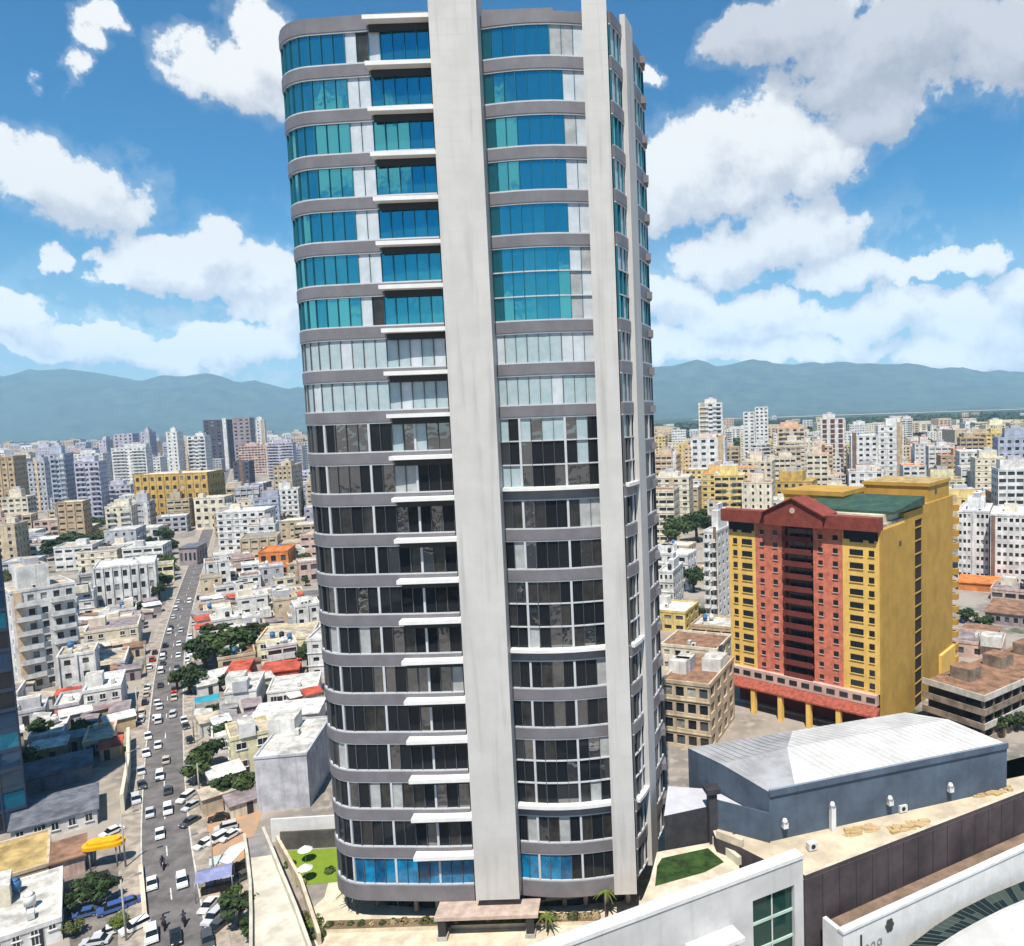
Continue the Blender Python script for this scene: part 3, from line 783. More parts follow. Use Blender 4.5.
    for s_ in (-1, 1):
        mb = MB(); x0, x1 = 15.2, 15.2 + s_ * 6.6
        mb.face([(x0, -2.3, zt + 5.85), (x1, -2.3, zt + 2.75), (x1, 3.4, zt + 2.75), (x0, 3.4, zt + 5.85)], FA); mb.face([(x0, -2.3, zt + 6.1), (x0, 3.4, zt + 6.1), (x1, 3.4, zt + 3.0), (x1, -2.3, zt + 3.0)], FA)
        mb.face([(x0, -2.3, zt + 5.85), (x0, -2.3, zt + 6.1), (x1, -2.3, zt + 3.0), (x1, -2.3, zt + 2.75)], FA); mb.build('gable_roof', g)
    for a, b in ((0.2, 5.9), (24.4, LW - .2)):
        mb = MB(); mb.box(a, b, -.08, .2, zt - 1.2, zt + .58, WIN); mb.build('top_opening', T)
    # flat roof, penthouse and green mono-pitch roof
    mb = MB(); mb.box(0, LW, 1.01, 12, zt + 1.01, zt + 1.5, roofm('beige')); mb.build('roof', T)
    mb = MB(); mb.box(16.5, LW - 1.0, 4, 17, zt + 1.51, zt + 2.88, wall('cream')); mb.build('penthouse', T)
    mb = MB(); i0 = [(12.5, 5.5), (LW + .6, 5.5), (LW + .6, 21.5), (12.5, 21.5)]
    mb.prism(i0, zt + 2.9, zt + 4, GR, ztop=[zt + 3.4, zt + 3.4, zt + 4.6, zt + 4.6]); mb.build('green_roof', T)
    mb = MB(); mb.box(4.5, 17.5, 15, 26, 33, zt + 5.2, mat('hotel ochre with side shade', None), roofm('ochre')); mb.box(4.2, 17.8, 14.7, 26.3, zt + 4.6, zt + 5.5, MATS['hotel ochre with side shade']); mb.build('plant_tower', T)
    # podium: arcade with red tiled awning on yellow columns
    mb = MB(); mb.box(.2, LW - .3, -.9, 12, 6.3, zb - .01, PINK); mb.build('podium_wall', T)
    for i in range(12):
        mb = MB(); mb.box(-.8, .8, -.06, .06, 0, .9, WIN); mb.build('window', T, (1.6 + i * 2.55, -.92, 6.9))
    mb = MB(); mb.prism([(-.8, -3.0), (LW + .3, -3.0), (LW + .3, -.92), (-.8, -.92)], 4.9, 6, mat('awning tile', (.36, .09, .06), noise=.3, scale=1.5), ztop=[5.2, 5.2, 6.25, 6.25]); mb.build('tiled_awning', T)
    for i in range(6):
        mb = MB(); mb.box(-.45, .45, -.45, .45, 0, 4.89, YL); mb.build('column', T, (.6 + i * (LW - 1.4) / 5, -2.4, 0))
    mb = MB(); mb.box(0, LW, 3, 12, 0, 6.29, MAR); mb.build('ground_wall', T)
    for i in range(9):
        for j in range(9): FOOT.append(tuple(O + ux * (LW * i / 8) + Vector((-ux.y, ux.x)) * (-5 + 48 * j / 8)) + (4,))
    return T
build_hotel()

# ------------------------------------------------------------------ shopping centre on the right
def build_mall():
    SL = mat('hall slate wall', (.085, .115, .16), rough=.7, noise=.2, scale=.25, streak=.3); BR = mat('mall brown wall', (.075, .058, .062), rough=.8, noise=.3, scale=.25, streak=.3)
    RW1 = mat('hall roof white', (.60, .59, .57), noise=.16, scale=.22, streak=0); RW2 = mat('hall roof grey', (.36, .36, .375), noise=.2, scale=.25)  # white for most of the hall roof, grey for its left part
    BE = mat('mall roof beige', (.62, .52, .38), noise=.22, scale=.22); BE2 = mat('mall roof rust', (.36, .24, .10), noise=.4, scale=.5, alt=(.5, .38, .22))
    def g2(x, y, z): v = G(x, y, z); return (v.x, v.y)
    # podium with beige roof and brown wall
    T = thing('shopping_centre', 'low shopping centre with beige flat roof and long dark brown side wall', 'building')
    a, b, c = g2(805, 880, 10), g2(1024, 795, 10), g2(1005, 776, 10)
    dx = Vector(b) - Vector(a); dx.normalize(); far = Vector(a) + dx * 120
    wl = g2(742, 848, 10); lt = g2(716, 838, 10); hl = Vector(g2(769, 792, 16)); hr = Vector(g2(1007, 744, 16))
    dh = (hr - hl).normalized(); farh = hl + dh * 110 + Vector((-dh.y, dh.x)) * .5
    foot = [a, tuple(far), tuple(farh), (lt[0] - .3, lt[1] + 3.2), lt, wl]
    mb = MB(); mb.prism(foot, 0, 10, BR, BE); mb.build('wall', T)
    def para(name, pts, z0, z1, t, M, top):
        mb = MB()
        for p, q in zip(pts, pts[1:]):
            p, q = Vector(p), Vector(q); d = (q - p).normalized(); n = Vector((-d.y, d.x)) * t
            mb.prism([tuple(p), tuple(q), tuple(q + n), tuple(p + n)], z0, z1, M, top)
        return mb.build(name, T)
    nrm = Vector((dx.y, -dx.x)); JB = mat('brown wall joint', (.035, .028, .03), noise=0); mb = MB()
    for i in range(1, 40):
        q = Vector(a) + dx * (i * 2.4); mb.prism([tuple(q - dx * .04 + nrm * .03), tuple(q + dx * .04 + nrm * .03), tuple(q + dx * .04 - nrm * .1), tuple(q - dx * .04 - nrm * .1)], .2, 9.95, JB)
    mb.build('wall_joint', T)
    para('parapet', [a, tuple(far)], 10.01, 10.5, .45, BR, CREAM)
    para('parapet', [lt, wl], 10.01, 10.9, .5, CREAM, CREAM)
    # rusty stains and clutter lying on the beige roof
    for px in (((846, 832), (874, 824), (880, 830), (852, 838)), ((884, 827), (926, 820), (934, 826), (888, 834)), ((972, 795), (1010, 787), (1012, 792), (978, 799))):
        rr = random.Random(px[0][0]); cxp = [G(x, y, 10) for x, y in px]; ce = sum(cxp, Vector()) / 4
        for k in range(26):
            u, v = rr.random(), rr.random(); q = (cxp[0] * (1 - u) + cxp[1] * u) * (1 - v) + (cxp[3] * (1 - u) + cxp[2] * u) * v
            mb = MB() if k == 0 else mb
            s_ = rr.uniform(.2, .7); mb.rbox((q.x, q.y), s_ * 2.2, s_, 10.012 , 10.02 + rr.uniform(.02, .35), rr.uniform(-.3, .6), BE2)
        mb.build('roof_debris', T)
    for k, (x, y) in enumerate(((812, 850), (902, 812))):
        v = G(x, y, 10); place('roof_vent', ACM, T, (v.x, v.y, 10.01), .3)
    # yellowish low stair parapet at the left roof end
    # hall
    Hh = thing('slate_hall', 'big slate blue hall with a broad white sloping roof', 'building')
    A_, B_ = Vector(g2(688, 748, 16)), Vector(g2(905, 709, 16.5)); Cc, D_ = hr, hl
    top = [tuple(D_), tuple(Cc), tuple(B_), tuple(A_)]
    mb = MB(); mb.prism(top, 0, 15.99, SL); mb.build('wall', Hh)
    cen = (D_ + Cc + B_ + A_) / 4
    def lerp(p, q, t): return p + (q - p) * t
    r0, r1 = lerp(A_, D_, .45), lerp(B_, Cc, .45)
    mid0, mid1 = lerp(D_, Cc, .10), lerp(A_, B_, .46)
    rd = lerp(r0, r1, .27)
    mb = MB(); z = 16.0
    mb.face([(*D_, z), (*mid0, z), (*rd, z + .9), (*r0, z + .3)], RW2); mb.face([(*mid0, z), (*Cc, z), (*r1, z + .9), (*rd, z + .9)], RW1)
    mb.face([(*r0, z + .3), (*rd, z + .9), (*mid1, z), (*A_, z)], RW2); mb.face([(*rd, z + .9), (*r1, z + .9), (*B_, z), (*mid1, z)], RW1)
    mb.face([(*D_, z), (*r0, z + .3), (*A_, z)], SL); mb.face([(*Cc, z), (*B_, z), (*r1, z + .9)], SL)
    mb.build('roof', Hh)
    SEAM = mat('roof seam', (.42, .42, .41), noise=0); mb2 = MB()
    for i in range(1, 34):
        t = i / 34; e0, e1 = lerp(A_, B_, t), lerp(D_, Cc, t); mr = lerp(r0, r1, t); zm = z + (.3 + .6 * min(1, t / .27)); d_ = (B_ - A_).normalized() * .05
        for p, q, za, zq in ((e0, mr, z, zm), (mr, e1, zm, z)): mb2.face([(*(p - d_), za + .03), (*(q - d_), zq + .03), (*(q + d_), zq + .03), (*(p + d_), za + .03)], SEAM)
    mb2.build('roof_seam', Hh)
    STN = mat('roof stain', (.34, .34, .34), noise=.35, scale=.8, alt=(.5, .5, .5))
    mb = MB()
    for i in range(24):
        rr = random.Random(i); u, v = rr.uniform(.25, .9), rr.uniform(.15, .85)
        q = lerp(lerp(A_, B_, u), lerp(D_, Cc, u), v); zz = z + .9 * (1 - abs(v - .45) / .55) + .03
    # front wall coping, lamps, vents
    dh = (Cc - D_).normalized(); n = Vector((dh.y, -dh.x))
    mb = MB(); mb.prism([tuple(D_ + n * .25), tuple(Cc + n * .25), tuple(Cc - n * .1), tuple(D_ - n * .1)], 15.5, 16.25, SL, mat('hall coping', (.20, .25, .31), noise=.1)); mb.build('coping', Hh)
    for t in (.05, .235, .47, .73):
        q = D_ + (Cc - D_) * t + n * .5
        mb = MB(); mb.rbox((q.x, q.y), .6, .6, 11.6 if t != .235 else 10.0, 12.3 if t != .235 else 13.0, atan2(dh.y, dh.x), WHITE); mb.tube((q.x, q.y, 12.3 if t != .235 else 13.0), (q.x, q.y, 12.7 if t != .235 else 13.5), .42, .2, WHITE, 8); mb.build('wall_vent', Hh)
    # lower annex left of the hall
    X = thing('hall_annex', 'low annex with pale lavender roof and dark wall beside the slate hall', 'building')
    p0, p1, p2, p3 = D_ - dh * .02, Vector(g2(710, 806, 12.5)), Vector(g2(664, 816, 12.5)), Vector(g2(668, 786, 12.5))
    p4 = A_ + (D_ - A_) * .35
    DK = mat('annex dark wall', (.05, .048, .055), noise=.25, scale=.5)
    mb = MB(); mb.prism([tuple(p2), tuple(p1), tuple(p0 - dh * .05 + Vector((-dh.y, dh.x)) * .4), tuple(p4 - dh * .3), tuple(p3)], 0, 12.5, DK, mat('annex roof', (.52, .52, .57), noise=.1, scale=.4)); mb.build('wall', X)
    mb = MB(); q = [p1 - dh * .05 + n * .3, p0 + n * .3 - dh * .1, p0 - dh * .1 + n * .05, p1 - dh * .05 + n * .05]; mb.prism([tuple(v) for v in q], 0, 13.6, SL); mb.build('front_wall', X)
    mb = MB(); mb.rbox(tuple(p1 + n * .6), 1.0, 1.0, 0, 14.6, .2, DK); mb.rbox(tuple(p1 + n * .6), 1.7, 1.7, 14.61, 15.2, .2, DK); mb.build('corner_post', X)
    # white front building with green window
    WF = thing('white_mall_front', 'white mall front wall with slanting top edge and a large green window', 'building')
    P0, P1 = Vector(g2(803, 858, 12.5)), Vector(g2(595, 936, 12.5)); d = (P0 - P1).normalized(); nn = Vector((-d.y, d.x)); Pst = P1 - d * 20
    P0 = P0 - d * .02
    GW = mat('mall white render', (.56, .55, .54), noise=.1, scale=.3, streak=.2)
    L0 = (P0 - Pst).length
    P0 = P0 - nn * .03
    wx1 = L0 - 1.2; wx0 = wx1 - 5.4
    WF.location = (Pst.x, Pst.y, 0); WF.rotation_euler.z = atan2(d.y, d.x)
    mb = MB()
    mb.box(0, wx0, 0, .9, 0, 12.5, GW); mb.box(wx0, wx1, 0, .9, 9.9, 12.5, GW); mb.box(wx1, L0, 0, .9, 0, 12.5, GW); mb.box(wx0, wx1, 0, .9, 0, 2, GW); mb.build('wall', WF)
    mb = MB(); mb.box(-.1, L0 + .06, -.12, 1.3, 12.502, 12.9, WHITE); mb.build('coping', WF)
    mb = MB(); mb.box(0, L0 - 6.5, 1.31, 3.8, 9.0, 11.0, mat('mall grey gutter roof', (.30, .31, .36), noise=.3, scale=.5)); mb.build('roof', WF)
    GGl = glassmat('green glass', (.012, .05, .038), .15, .06)
    mb = MB(); mb.box(wx0 + .01, wx1 - .01, .45, .55, 2.01, 9.89, GGl); wdw = mb.build('window', WF)
    mb = MB()
    for zz in (4.0, 6.9): mb.box(wx0 + .02, wx1 - .02, .30, .46, zz, zz + .28 , mat('pale green slab', (.42, .55, .48), noise=.1))
    mb.box((wx0 + wx1) / 2 - .06, (wx0 + wx1) / 2 + .06, .34, .44, 2.02, 9.88, WHITE); mb.build('frame', wdw)
    mb = MB(); mb.box(wx0 - 8.2, wx0 - 2.6, -2.2, -.02, 7.9, 8.3, WHITE); o = mb.build('entrance_canopy', WF)
    mb = MB(); mb.box(wx0 - 7.6, wx0 - 2.8, -.1, -.015, 3.5, 7.8, GGl); w2 = mb.build('window', WF)
    mb = MB(); 
    for i in range(5): xx = wx0 - 7.6 + i * 1.2; mb.box(xx - .06, xx + .06, -.16, -.09, 3.5, 7.8, WHITE)
    mb.build('frame', w2)
    # lower white curved wing with sign emblem
    CV = thing('white_curved_wing', 'white low wing with flower emblem and lettering, at the lower right', 'building')
    q0, q1 = Vector(g2(843, 934, 6)), Vector(g2(1024, 850, 6)); d2 = (q1 - q0).normalized(); n2 = Vector((d2.y, -d2.x)); L2 = 75
    CV.location = (q0.x, q0.y, 0); CV.rotation_euler.z = atan2(d2.y, d2.x)
    mb = MB(); mb.box(0, L2, 0, .5, 0, 6, WHITE); mb.box(0, .5, .501, 3.0, 0, 6, WHITE); mb.box(.501, L2, .501, 3.2, 0, 5.2, mat('gutter brown', (.25, .17, .12), noise=.3)); mb.build('wall', CV)
    mb = MB(); mb.box(-.1, L2, -.15, .65, 6.001, 6.3, WHITE); mb.build('coping', CV)
    DK2 = mat('sign dark grey', (.06, .058, .055), noise=.1)
    SG = thing('mall_sign', 'dark flower emblem and lettering fixed to the white curved wing', 'sign', (q0.x, q0.y, 0), atan2(d2.y, d2.x))
    mb = MB()
    for i in range(6):
        an = i * pi / 3; cx, cz = 6.6 + .36 * cos(an), 4.6 + .5 * sin(an)
        mb.tube((cx, -.09, cz), (cx, -.005, cz), .27, .27, DK2, 10)
    mb.tube((6.6, -.1, 4.6), (6.6, -.005, 4.6), .2, .2, DK2, 10); mb.build('emblem', SG)
    LG = mat('sign grey', (.28, .27, .26), noise=.1)
    mb = MB(); mb.box(2.35, 2.6, -.08, -.005, 3.3, 5.0, DK2); mb.build('letter', SG)
    for i, x in enumerate((3.25, 4.15, 5.05)):
        mb = MB(); n_ = 14
        for j in range(n_):
            t0, t1 = 2 * pi * j / n_, 2 * pi * (j + 1) / n_
            if i == 0 and t0 > 5.2: continue
            r0_, r1_ = .18, .33
            pts = [(x + r * cos(t), 3.3 + r * 1.2 * sin(t)) for r, t in ((r0_, t0), (r1_, t0), (r1_, t1), (r0_, t1))]
            mb.face([(p[0], -.07, p[1]) for p in pts], LG)
        if i == 2: mb.box(x + .25, x + .4, -.07, -.005, 2.9, 3.65, LG)
        mb.build('letter', SG)
    for i in range(0, 120, 4): 
        for j in range(-2, 40, 6):
            q = Vector(a) + dx * i + Vector((-dx.y, dx.x)) * j; FOOT.append((q.x, q.y, 4))
    for u in (0, .25, .5, .75, 1):
        for v in (0, .5, 1): q = lerp(lerp(A_, B_, u), lerp(D_, Cc, u), v); FOOT.append((q.x, q.y, 6))
    return CV
build_mall()

# ------------------------------------------------------------------ trees
LEAFS = [mat('leaf dark', (.035, .065, .018), noise=.5, scale=.9, rough=.8), mat('leaf mid', (.065, .105, .025), noise=.5, scale=.9, rough=.8), mat('leaf olive', (.10, .115, .035), noise=.4, scale=.9, rough=.8),
         mat('leaf bright', (.13, .17, .025), noise=.4, scale=.9, rough=.8)]
BARK = mat('bark', (.12, .085, .06), noise=.3, scale=3)
def crown_mesh(seed, M, n=1000):
    r = random.Random(seed); mb = MB(); cl = []
    for i in range(11):
        a, e, q = r.uniform(0, 2 * pi), r.uniform(-.35, 1.0), r.uniform(.35, .72)
        cl.append((cos(a) * q * cos(e), sin(a) * q * cos(e), sin(e) * q * .95 - .1, r.uniform(.30, .48)))
    for i in range(n):
        x, y, z, s = cl[r.randrange(len(cl))]
        v = Vector((r.gauss(0, 1), r.gauss(0, 1), r.gauss(0, 1))).normalized() * s * r.uniform(.55, 1.05)
        p = Vector((x, y, z)) + Vector((v.x, v.y, v.z * .8))
        nrm = (v.normalized() + Vector((r.uniform(-.6, .6), r.uniform(-.6, .6), r.uniform(-.2, .8)))).normalized()
        a = nrm.orthogonal().normalized(); b = nrm.cross(a); w = r.uniform(.055, .115)
        t = r.uniform(0, pi); a, b = a * cos(t) + b * sin(t), b * cos(t) - a * sin(t)
        mb.face([p - a * w - b * w * .6, p + a * w - b * w * .6, p + a * w * .7 + b * w, p - a * w * .7 + b * w], M)
    return mb.mesh('crown')
CROWNS = [crown_mesh(i, LEAFS[j]) for i, j in enumerate((0, 0, 1, 1, 2, 3))]
def trunk_mesh(seed):
    r = random.Random(seed); mb = MB(); mb.tube((0, 0, 0), (.03, 0, .42), .055, .038, BARK, 7)
    for i in range(5):
        a = i * 1.26 + r.uniform(-.3, .3); mb.tube((.02, 0, .32 + .03 * i), (.26 * cos(a), .26 * sin(a), .62 + .04 * i), .024, .01, BARK, 5)
    return mb.mesh('trunk')
TRUNKS = [trunk_mesh(i) for i in range(3)]
TREEN = [0]
def tree(x, y, h, w, ci, label, group, cat='tree', z=0):
    TREEN[0] += 1; r = random.Random(TREEN[0])
    T = thing('tree', label, cat, (x, y, z), 0, group)
    place('trunk', TRUNKS[r.randrange(3)], T, (0, 0, 0), r.uniform(0, 6), (h, h, h))
    place('crown', CROWNS[ci], T, (0, 0, h * .56), r.uniform(0, 6), (w * .5 / .78, w * .5 / .78, h * .50))
    FOOT.append((x, y, w * .3)); return T
KINDS_ = ['dark green', 'dark green', 'mid green', 'mid green', 'olive green', 'bright green']
def trees_px(lst, where, group):
    for (x, yb, hp, wp, ci) in lst:
        g = G(x, yb); sc = g.y / FPX
        tree(g.x, g.y, max(2.2, hp * sc * .95), max(2.0, wp * sc), ci, f'{KINDS_[ci]} tree {where}', group)
trees_px([(226, 662, 40, 44, 2), (205, 668, 40, 32, 0), (243, 655, 34, 30, 1), (214, 640, 20, 24, 0), (258, 640, 22, 22, 1)], 'in the dark grove right of the avenue', 'grove beside the avenue')
trees_px([(309, 672, 34, 22, 0), (313, 650, 20, 16, 1)], 'beside the yellow house near the glass tower', 'trees by the yellow house')
trees_px([(190, 694, 36, 26, 0), (178, 690, 26, 14, 2)], 'at the avenue edge in front of the grove', 'trees at the avenue edge')
trees_px([(198, 784, 40, 30, 2), (210, 768, 34, 26, 0), (232, 802, 36, 34, 1), (248, 800, 34, 28, 2), (222, 742, 26, 22, 1)], 'behind the orange dirt lot', 'trees behind the dirt lot')
trees_px([(240, 925, 40, 34, 0), (232, 905, 24, 22, 2), (252, 938, 26, 24, 1)], 'beside the curved ramp', 'trees beside the ramp')
trees_px([(40, 742, 28, 20, 0), (52, 735, 18, 18, 2), (36, 715, 16, 14, 2)], 'by the pale houses near the blue tower', 'trees near the blue tower')
trees_px([(60, 560, 26, 30, 1), (78, 556, 28, 34, 0), (93, 562, 24, 26, 1), (112, 545, 20, 26, 4), (120, 532, 16, 30, 0), (98, 533, 13, 26, 0), (142, 540, 14, 16, 2)], 'in the green belt before the white offices', 'trees before the white offices')
trees_px([(165, 545, 20, 16, 0), (168, 572, 22, 14, 2), (164, 590, 20, 14, 0), (285, 530, 18, 18, 0), (304, 548, 18, 14, 1), (305, 570, 22, 14, 3), (160, 602, 24, 12, 0)], 'among the low houses by the far avenue', 'trees by the far avenue')
trees_px([(100, 905, 34, 30, 0), (88, 895, 24, 28, 1), (70, 915, 26, 22, 0), (75, 935, 20, 18, 4), (120, 930, 20, 16, 5)], 'in the small car park left of the avenue', 'car park trees')
trees_px([(676, 545, 34, 24, 2), (697, 542, 36, 30, 0), (712, 535, 26, 22, 1), (686, 528, 20, 26, 4), (668, 560, 20, 18, 4)], 'between the glass tower and the hotel', 'trees behind the hotel')
trees_px([(694, 592, 30, 20, 0), (680, 618, 18, 20, 2), (666, 622, 14, 20, 3), (700, 620, 16, 12, 0)], 'in front of the white striped slab', 'trees before the white slab')
trees_px([(945, 505, 14, 22, 0), (968, 502, 14, 18, 1), (985, 500, 16, 20, 0), (1005, 506, 14, 30, 0), (905, 470, 12, 26, 4), (925, 452, 16, 22, 2)], 'among the blocks right of the hotel', 'trees right of the hotel')
trees_px([(966, 622, 16, 18, 0), (985, 628, 16, 20, 1), (1012, 618, 12, 18, 4), (1000, 735, 26, 24, 0), (975, 725, 22, 20, 4), (1018, 730, 24, 22, 1)], 'among the brown roofs right of the hotel', 'trees among the brown roofs')

# palms round the tower
def frond_mesh():
    mb = MB(); M = LEAFS[3]; r = random.Random(4)
    for i in range(11):
        a = i * 2 * pi / 11 + r.uniform(-.2, .2); up_ = r.uniform(.2, .8); pr = None
        for j in range(6):
            t = j / 5; q = Vector((cos(a) * 1.6 * t, sin(a) * 1.6 * t, up_ * t - 1.1 * t * t)); w = .2 * (1 - t * .8); n = Vector((-sin(a), cos(a), 0)) * w
            if pr: mb.face([pr[0] - pr[1], pr[0] + pr[1], q + n, q - n], M)
            pr = (q, n)
    return mb.mesh('fronds')
FR = frond_mesh()
mb = MB(); mb.tube((0, 0, 0), (.1, 0, 1), .11, .075, BARK, 8); PT = mb.mesh('trunk')
for (x, y, h, lb) in ((357, 914, 3.0, 'small palm at the left foot of the glass tower'), (606, 918, 3.4, 'small palm below the right white pier'), (349, 908, 2.2, 'low palm beside the small palm at the tower corner'), (547, 932, 2.0, 'low palm in the planter before the entrance')):
    g = G(x, y); T = thing('palm_tree', lb, 'palm', (g.x, g.y, 0), 0, 'palms round the glass tower')
    place('trunk', PT, T, (0, 0, 0), x, (1, 1, h)); place('fronds', FR, T, (.1, 0, h), 0)
# planter with shrubs before the entrance
def bush_mesh(seed, M):
    r = random.Random(seed); mb = MB()
    for i in range(90):
        v = Vector((r.gauss(0, 1), r.gauss(0, 1), abs(r.gauss(0, .8)))).normalized() * r.uniform(.6, 1); a = v.orthogonal().normalized(); b = v.cross(a); w = .17
        mb.face([v - a * w - b * w, v + a * w - b * w, v + a * w + b * w, v - a * w + b * w], M)
    return mb.mesh('shrub')
BUSH = [bush_mesh(1, LEAFS[3]), bush_mesh(2, LEAFS[2]), bush_mesh(3, mat('leaf sandy', (.34, .27, .14), noise=.3, scale=1)), bush_mesh(4, LEAFS[1])]
pl = thing('planter', 'long low cream planter wall in front of the tower entrance', 'planter')
g0, g1 = G(322, 934), G(600, 925); mb = MB(); mb.prism([(g0.x, g0.y), (g1.x, g1.y), (g1.x, g1.y + 1.6), (g0.x, g0.y + 1.6)], 0, .55, CREAM, mat('planter soil', (.2, .14, .09), noise=.3)); mb.build('wall', pl)
rnd = random.Random(8)
SHN = ['bright green', 'olive', 'sandy', 'dark green']
for i in range(26):
    t = (i + .5) / 26; x, y = g0.x + (g1.x - g0.x) * t, g0.y + (g1.y - g0.y) * t + .8; k = rnd.choice((0, 1, 2, 2, 2, 3)); s = rnd.uniform(.45, .85)
    tag(place('shrub', BUSH[k], None, (x, y, .5), i, (s, s, s)), f'{SHN[k]} shrub in the planter before the tower entrance', 'shrub', 'shrubs in the entrance planter')
for (x, y, k, s) in ((313, 925, 0, 1.3), (318, 935, 3, 1.2), (306, 918, 1, .9), (290, 866, 3, .9), (330, 872, 3, .8), (302, 884, 2, .8)):
    g = G(x, y); tag(place('shrub', BUSH[k], None, (g.x, g.y, .03), x, (s, s, s)), f'{SHN[k]} garden shrub beside the lawn left of the tower', 'shrub', 'shrubs by the left lawn')
for (x, y, lb) in ((306, 862, 'white round garden parasol on the bright lawn, farther one'), (306, 881, 'white garden parasol at the near edge of the bright lawn')):
    g = G(x, y); T = thing('garden_parasol', lb, 'parasol', (g.x, g.y, .04)); mb = MB(); mb.tube((0, 0, 0), (0, 0, 2.0), .05, .05, WHITE, 8); mb.build('pole', T)
    mb = MB(); mb.tube((0, 0, 1.75), (0, 0, 2.35), 1.0, .05, WHITE, 10, smooth=False); mb.build('canopy', T)
# garden walls round the left lawn
def wallrun(name, label, px, z, h, t, M, top=None):
    T = MB(); pts = [Vector((G(x, y, z).x, G(x, y, z).y)) for x, y in px]
    for p, q in zip(pts, pts[1:]):
        d = (q - p).normalized(); n = Vector((-d.y, d.x)) * t; T.prism([tuple(p), tuple(q), tuple(q + n), tuple(p + n)], 0, h, M, top)
    return tag(T.build(name), label, 'wall')
wallrun('garden_wall', 'dark grey garden wall behind the bright lawn', ((281, 850), (338, 847)), 0, 2.6, .3, mat('garden wall grey', (.12, .11, .10), noise=.3))
wallrun('garden_wall', 'white wall behind the dark garden wall left of the tower', ((272, 842), (336, 838)), 0, 3.4, .3, WHITE)
wallrun('garden_wall', 'long cream garden wall between ramp and bright lawn', ((276, 846), (300, 890), (318, 946)), 0, 1.5, .4, CREAM)
wallrun('boundary_wall', 'pale boundary wall along the left side of the avenue', ((125, 812), (131, 775), (131, 742)), 0, 3.0, .5, mat('pale yellow wall', (.66, .62, .48), noise=.15))
wallrun('boundary_wall', 'cream kerbside wall left of the lower avenue', ((149, 935), (143, 868)), 0, .7, .5, CREAM)

# curved concrete ramp
def ramp():
    T = thing('curved_ramp', 'cream concrete ramp with parapet walls curving down beside the lawn', 'ramp')
    lf = [(246, 838), (249, 858), (252, 885), (253, 915), (253, 955), (252, 1000)]; rt = [(262, 834), (271, 855), (283, 885), (295, 915), (309, 955), (322, 1000)]
    z = [3.2, 3.3, 3.4, 3.4, 3.4, 3.4]
    L_ = [G(x, y, q) for (x, y), q in zip(lf, z)]; R_ = [G(x, y, q) for (x, y), q in zip(rt, z)]
    CO = mat('ramp concrete', (.62, .57, .47), noise=.2, scale=.35, streak=0); GRY = mat('ramp asphalt', (.26, .24, .24), noise=.2, scale=.5)
    mb = MB()
    for i in range(5):
        mb.face([L_[i + 1], R_[i + 1], R_[i], L_[i]], GRY if i < 1 else CO)
    mb.build('deck', T)
    def pw(A, sgn, h):
        mb = MB()
        for i in range(5):
            p, q = A[i], A[i + 1]; d = Vector((q.x - p.x, q.y - p.y)).normalized(); n = Vector((-d.y, d.x)) * sgn * .35
            pts = [(p.x, p.y), (q.x, q.y), (q.x + n.x, q.y + n.y), (p.x + n.x, p.y + n.y)]
            if sgn < 0: pts = pts[::-1]
            mb.prism(pts, 0, p.z + h, CO)
        return mb.build('parapet', T)
    pw(L_, -1, .7); pw(R_, 1, 1.0)
    for i in range(6): FOOT.append(((L_[i].x + R_[i].x) / 2, (L_[i].y + R_[i].y) / 2, 5))
ramp()
sheet('dirt_lot', ((197, 800), (238, 794), (262, 812), (252, 842), (246, 870), (212, 880), (204, 840)), .02, DIRT)
sheet('pavement', ((205, 845), (250, 842), (250, 872), (252, 946), (222, 946), (209, 890)), .016, PAVE)
sheet('pavement', ((60, 862), (142, 862), (148, 946), (70, 946)), .016, mat('car park paving', (.22, .19, .17), noise=.3, scale=.4))
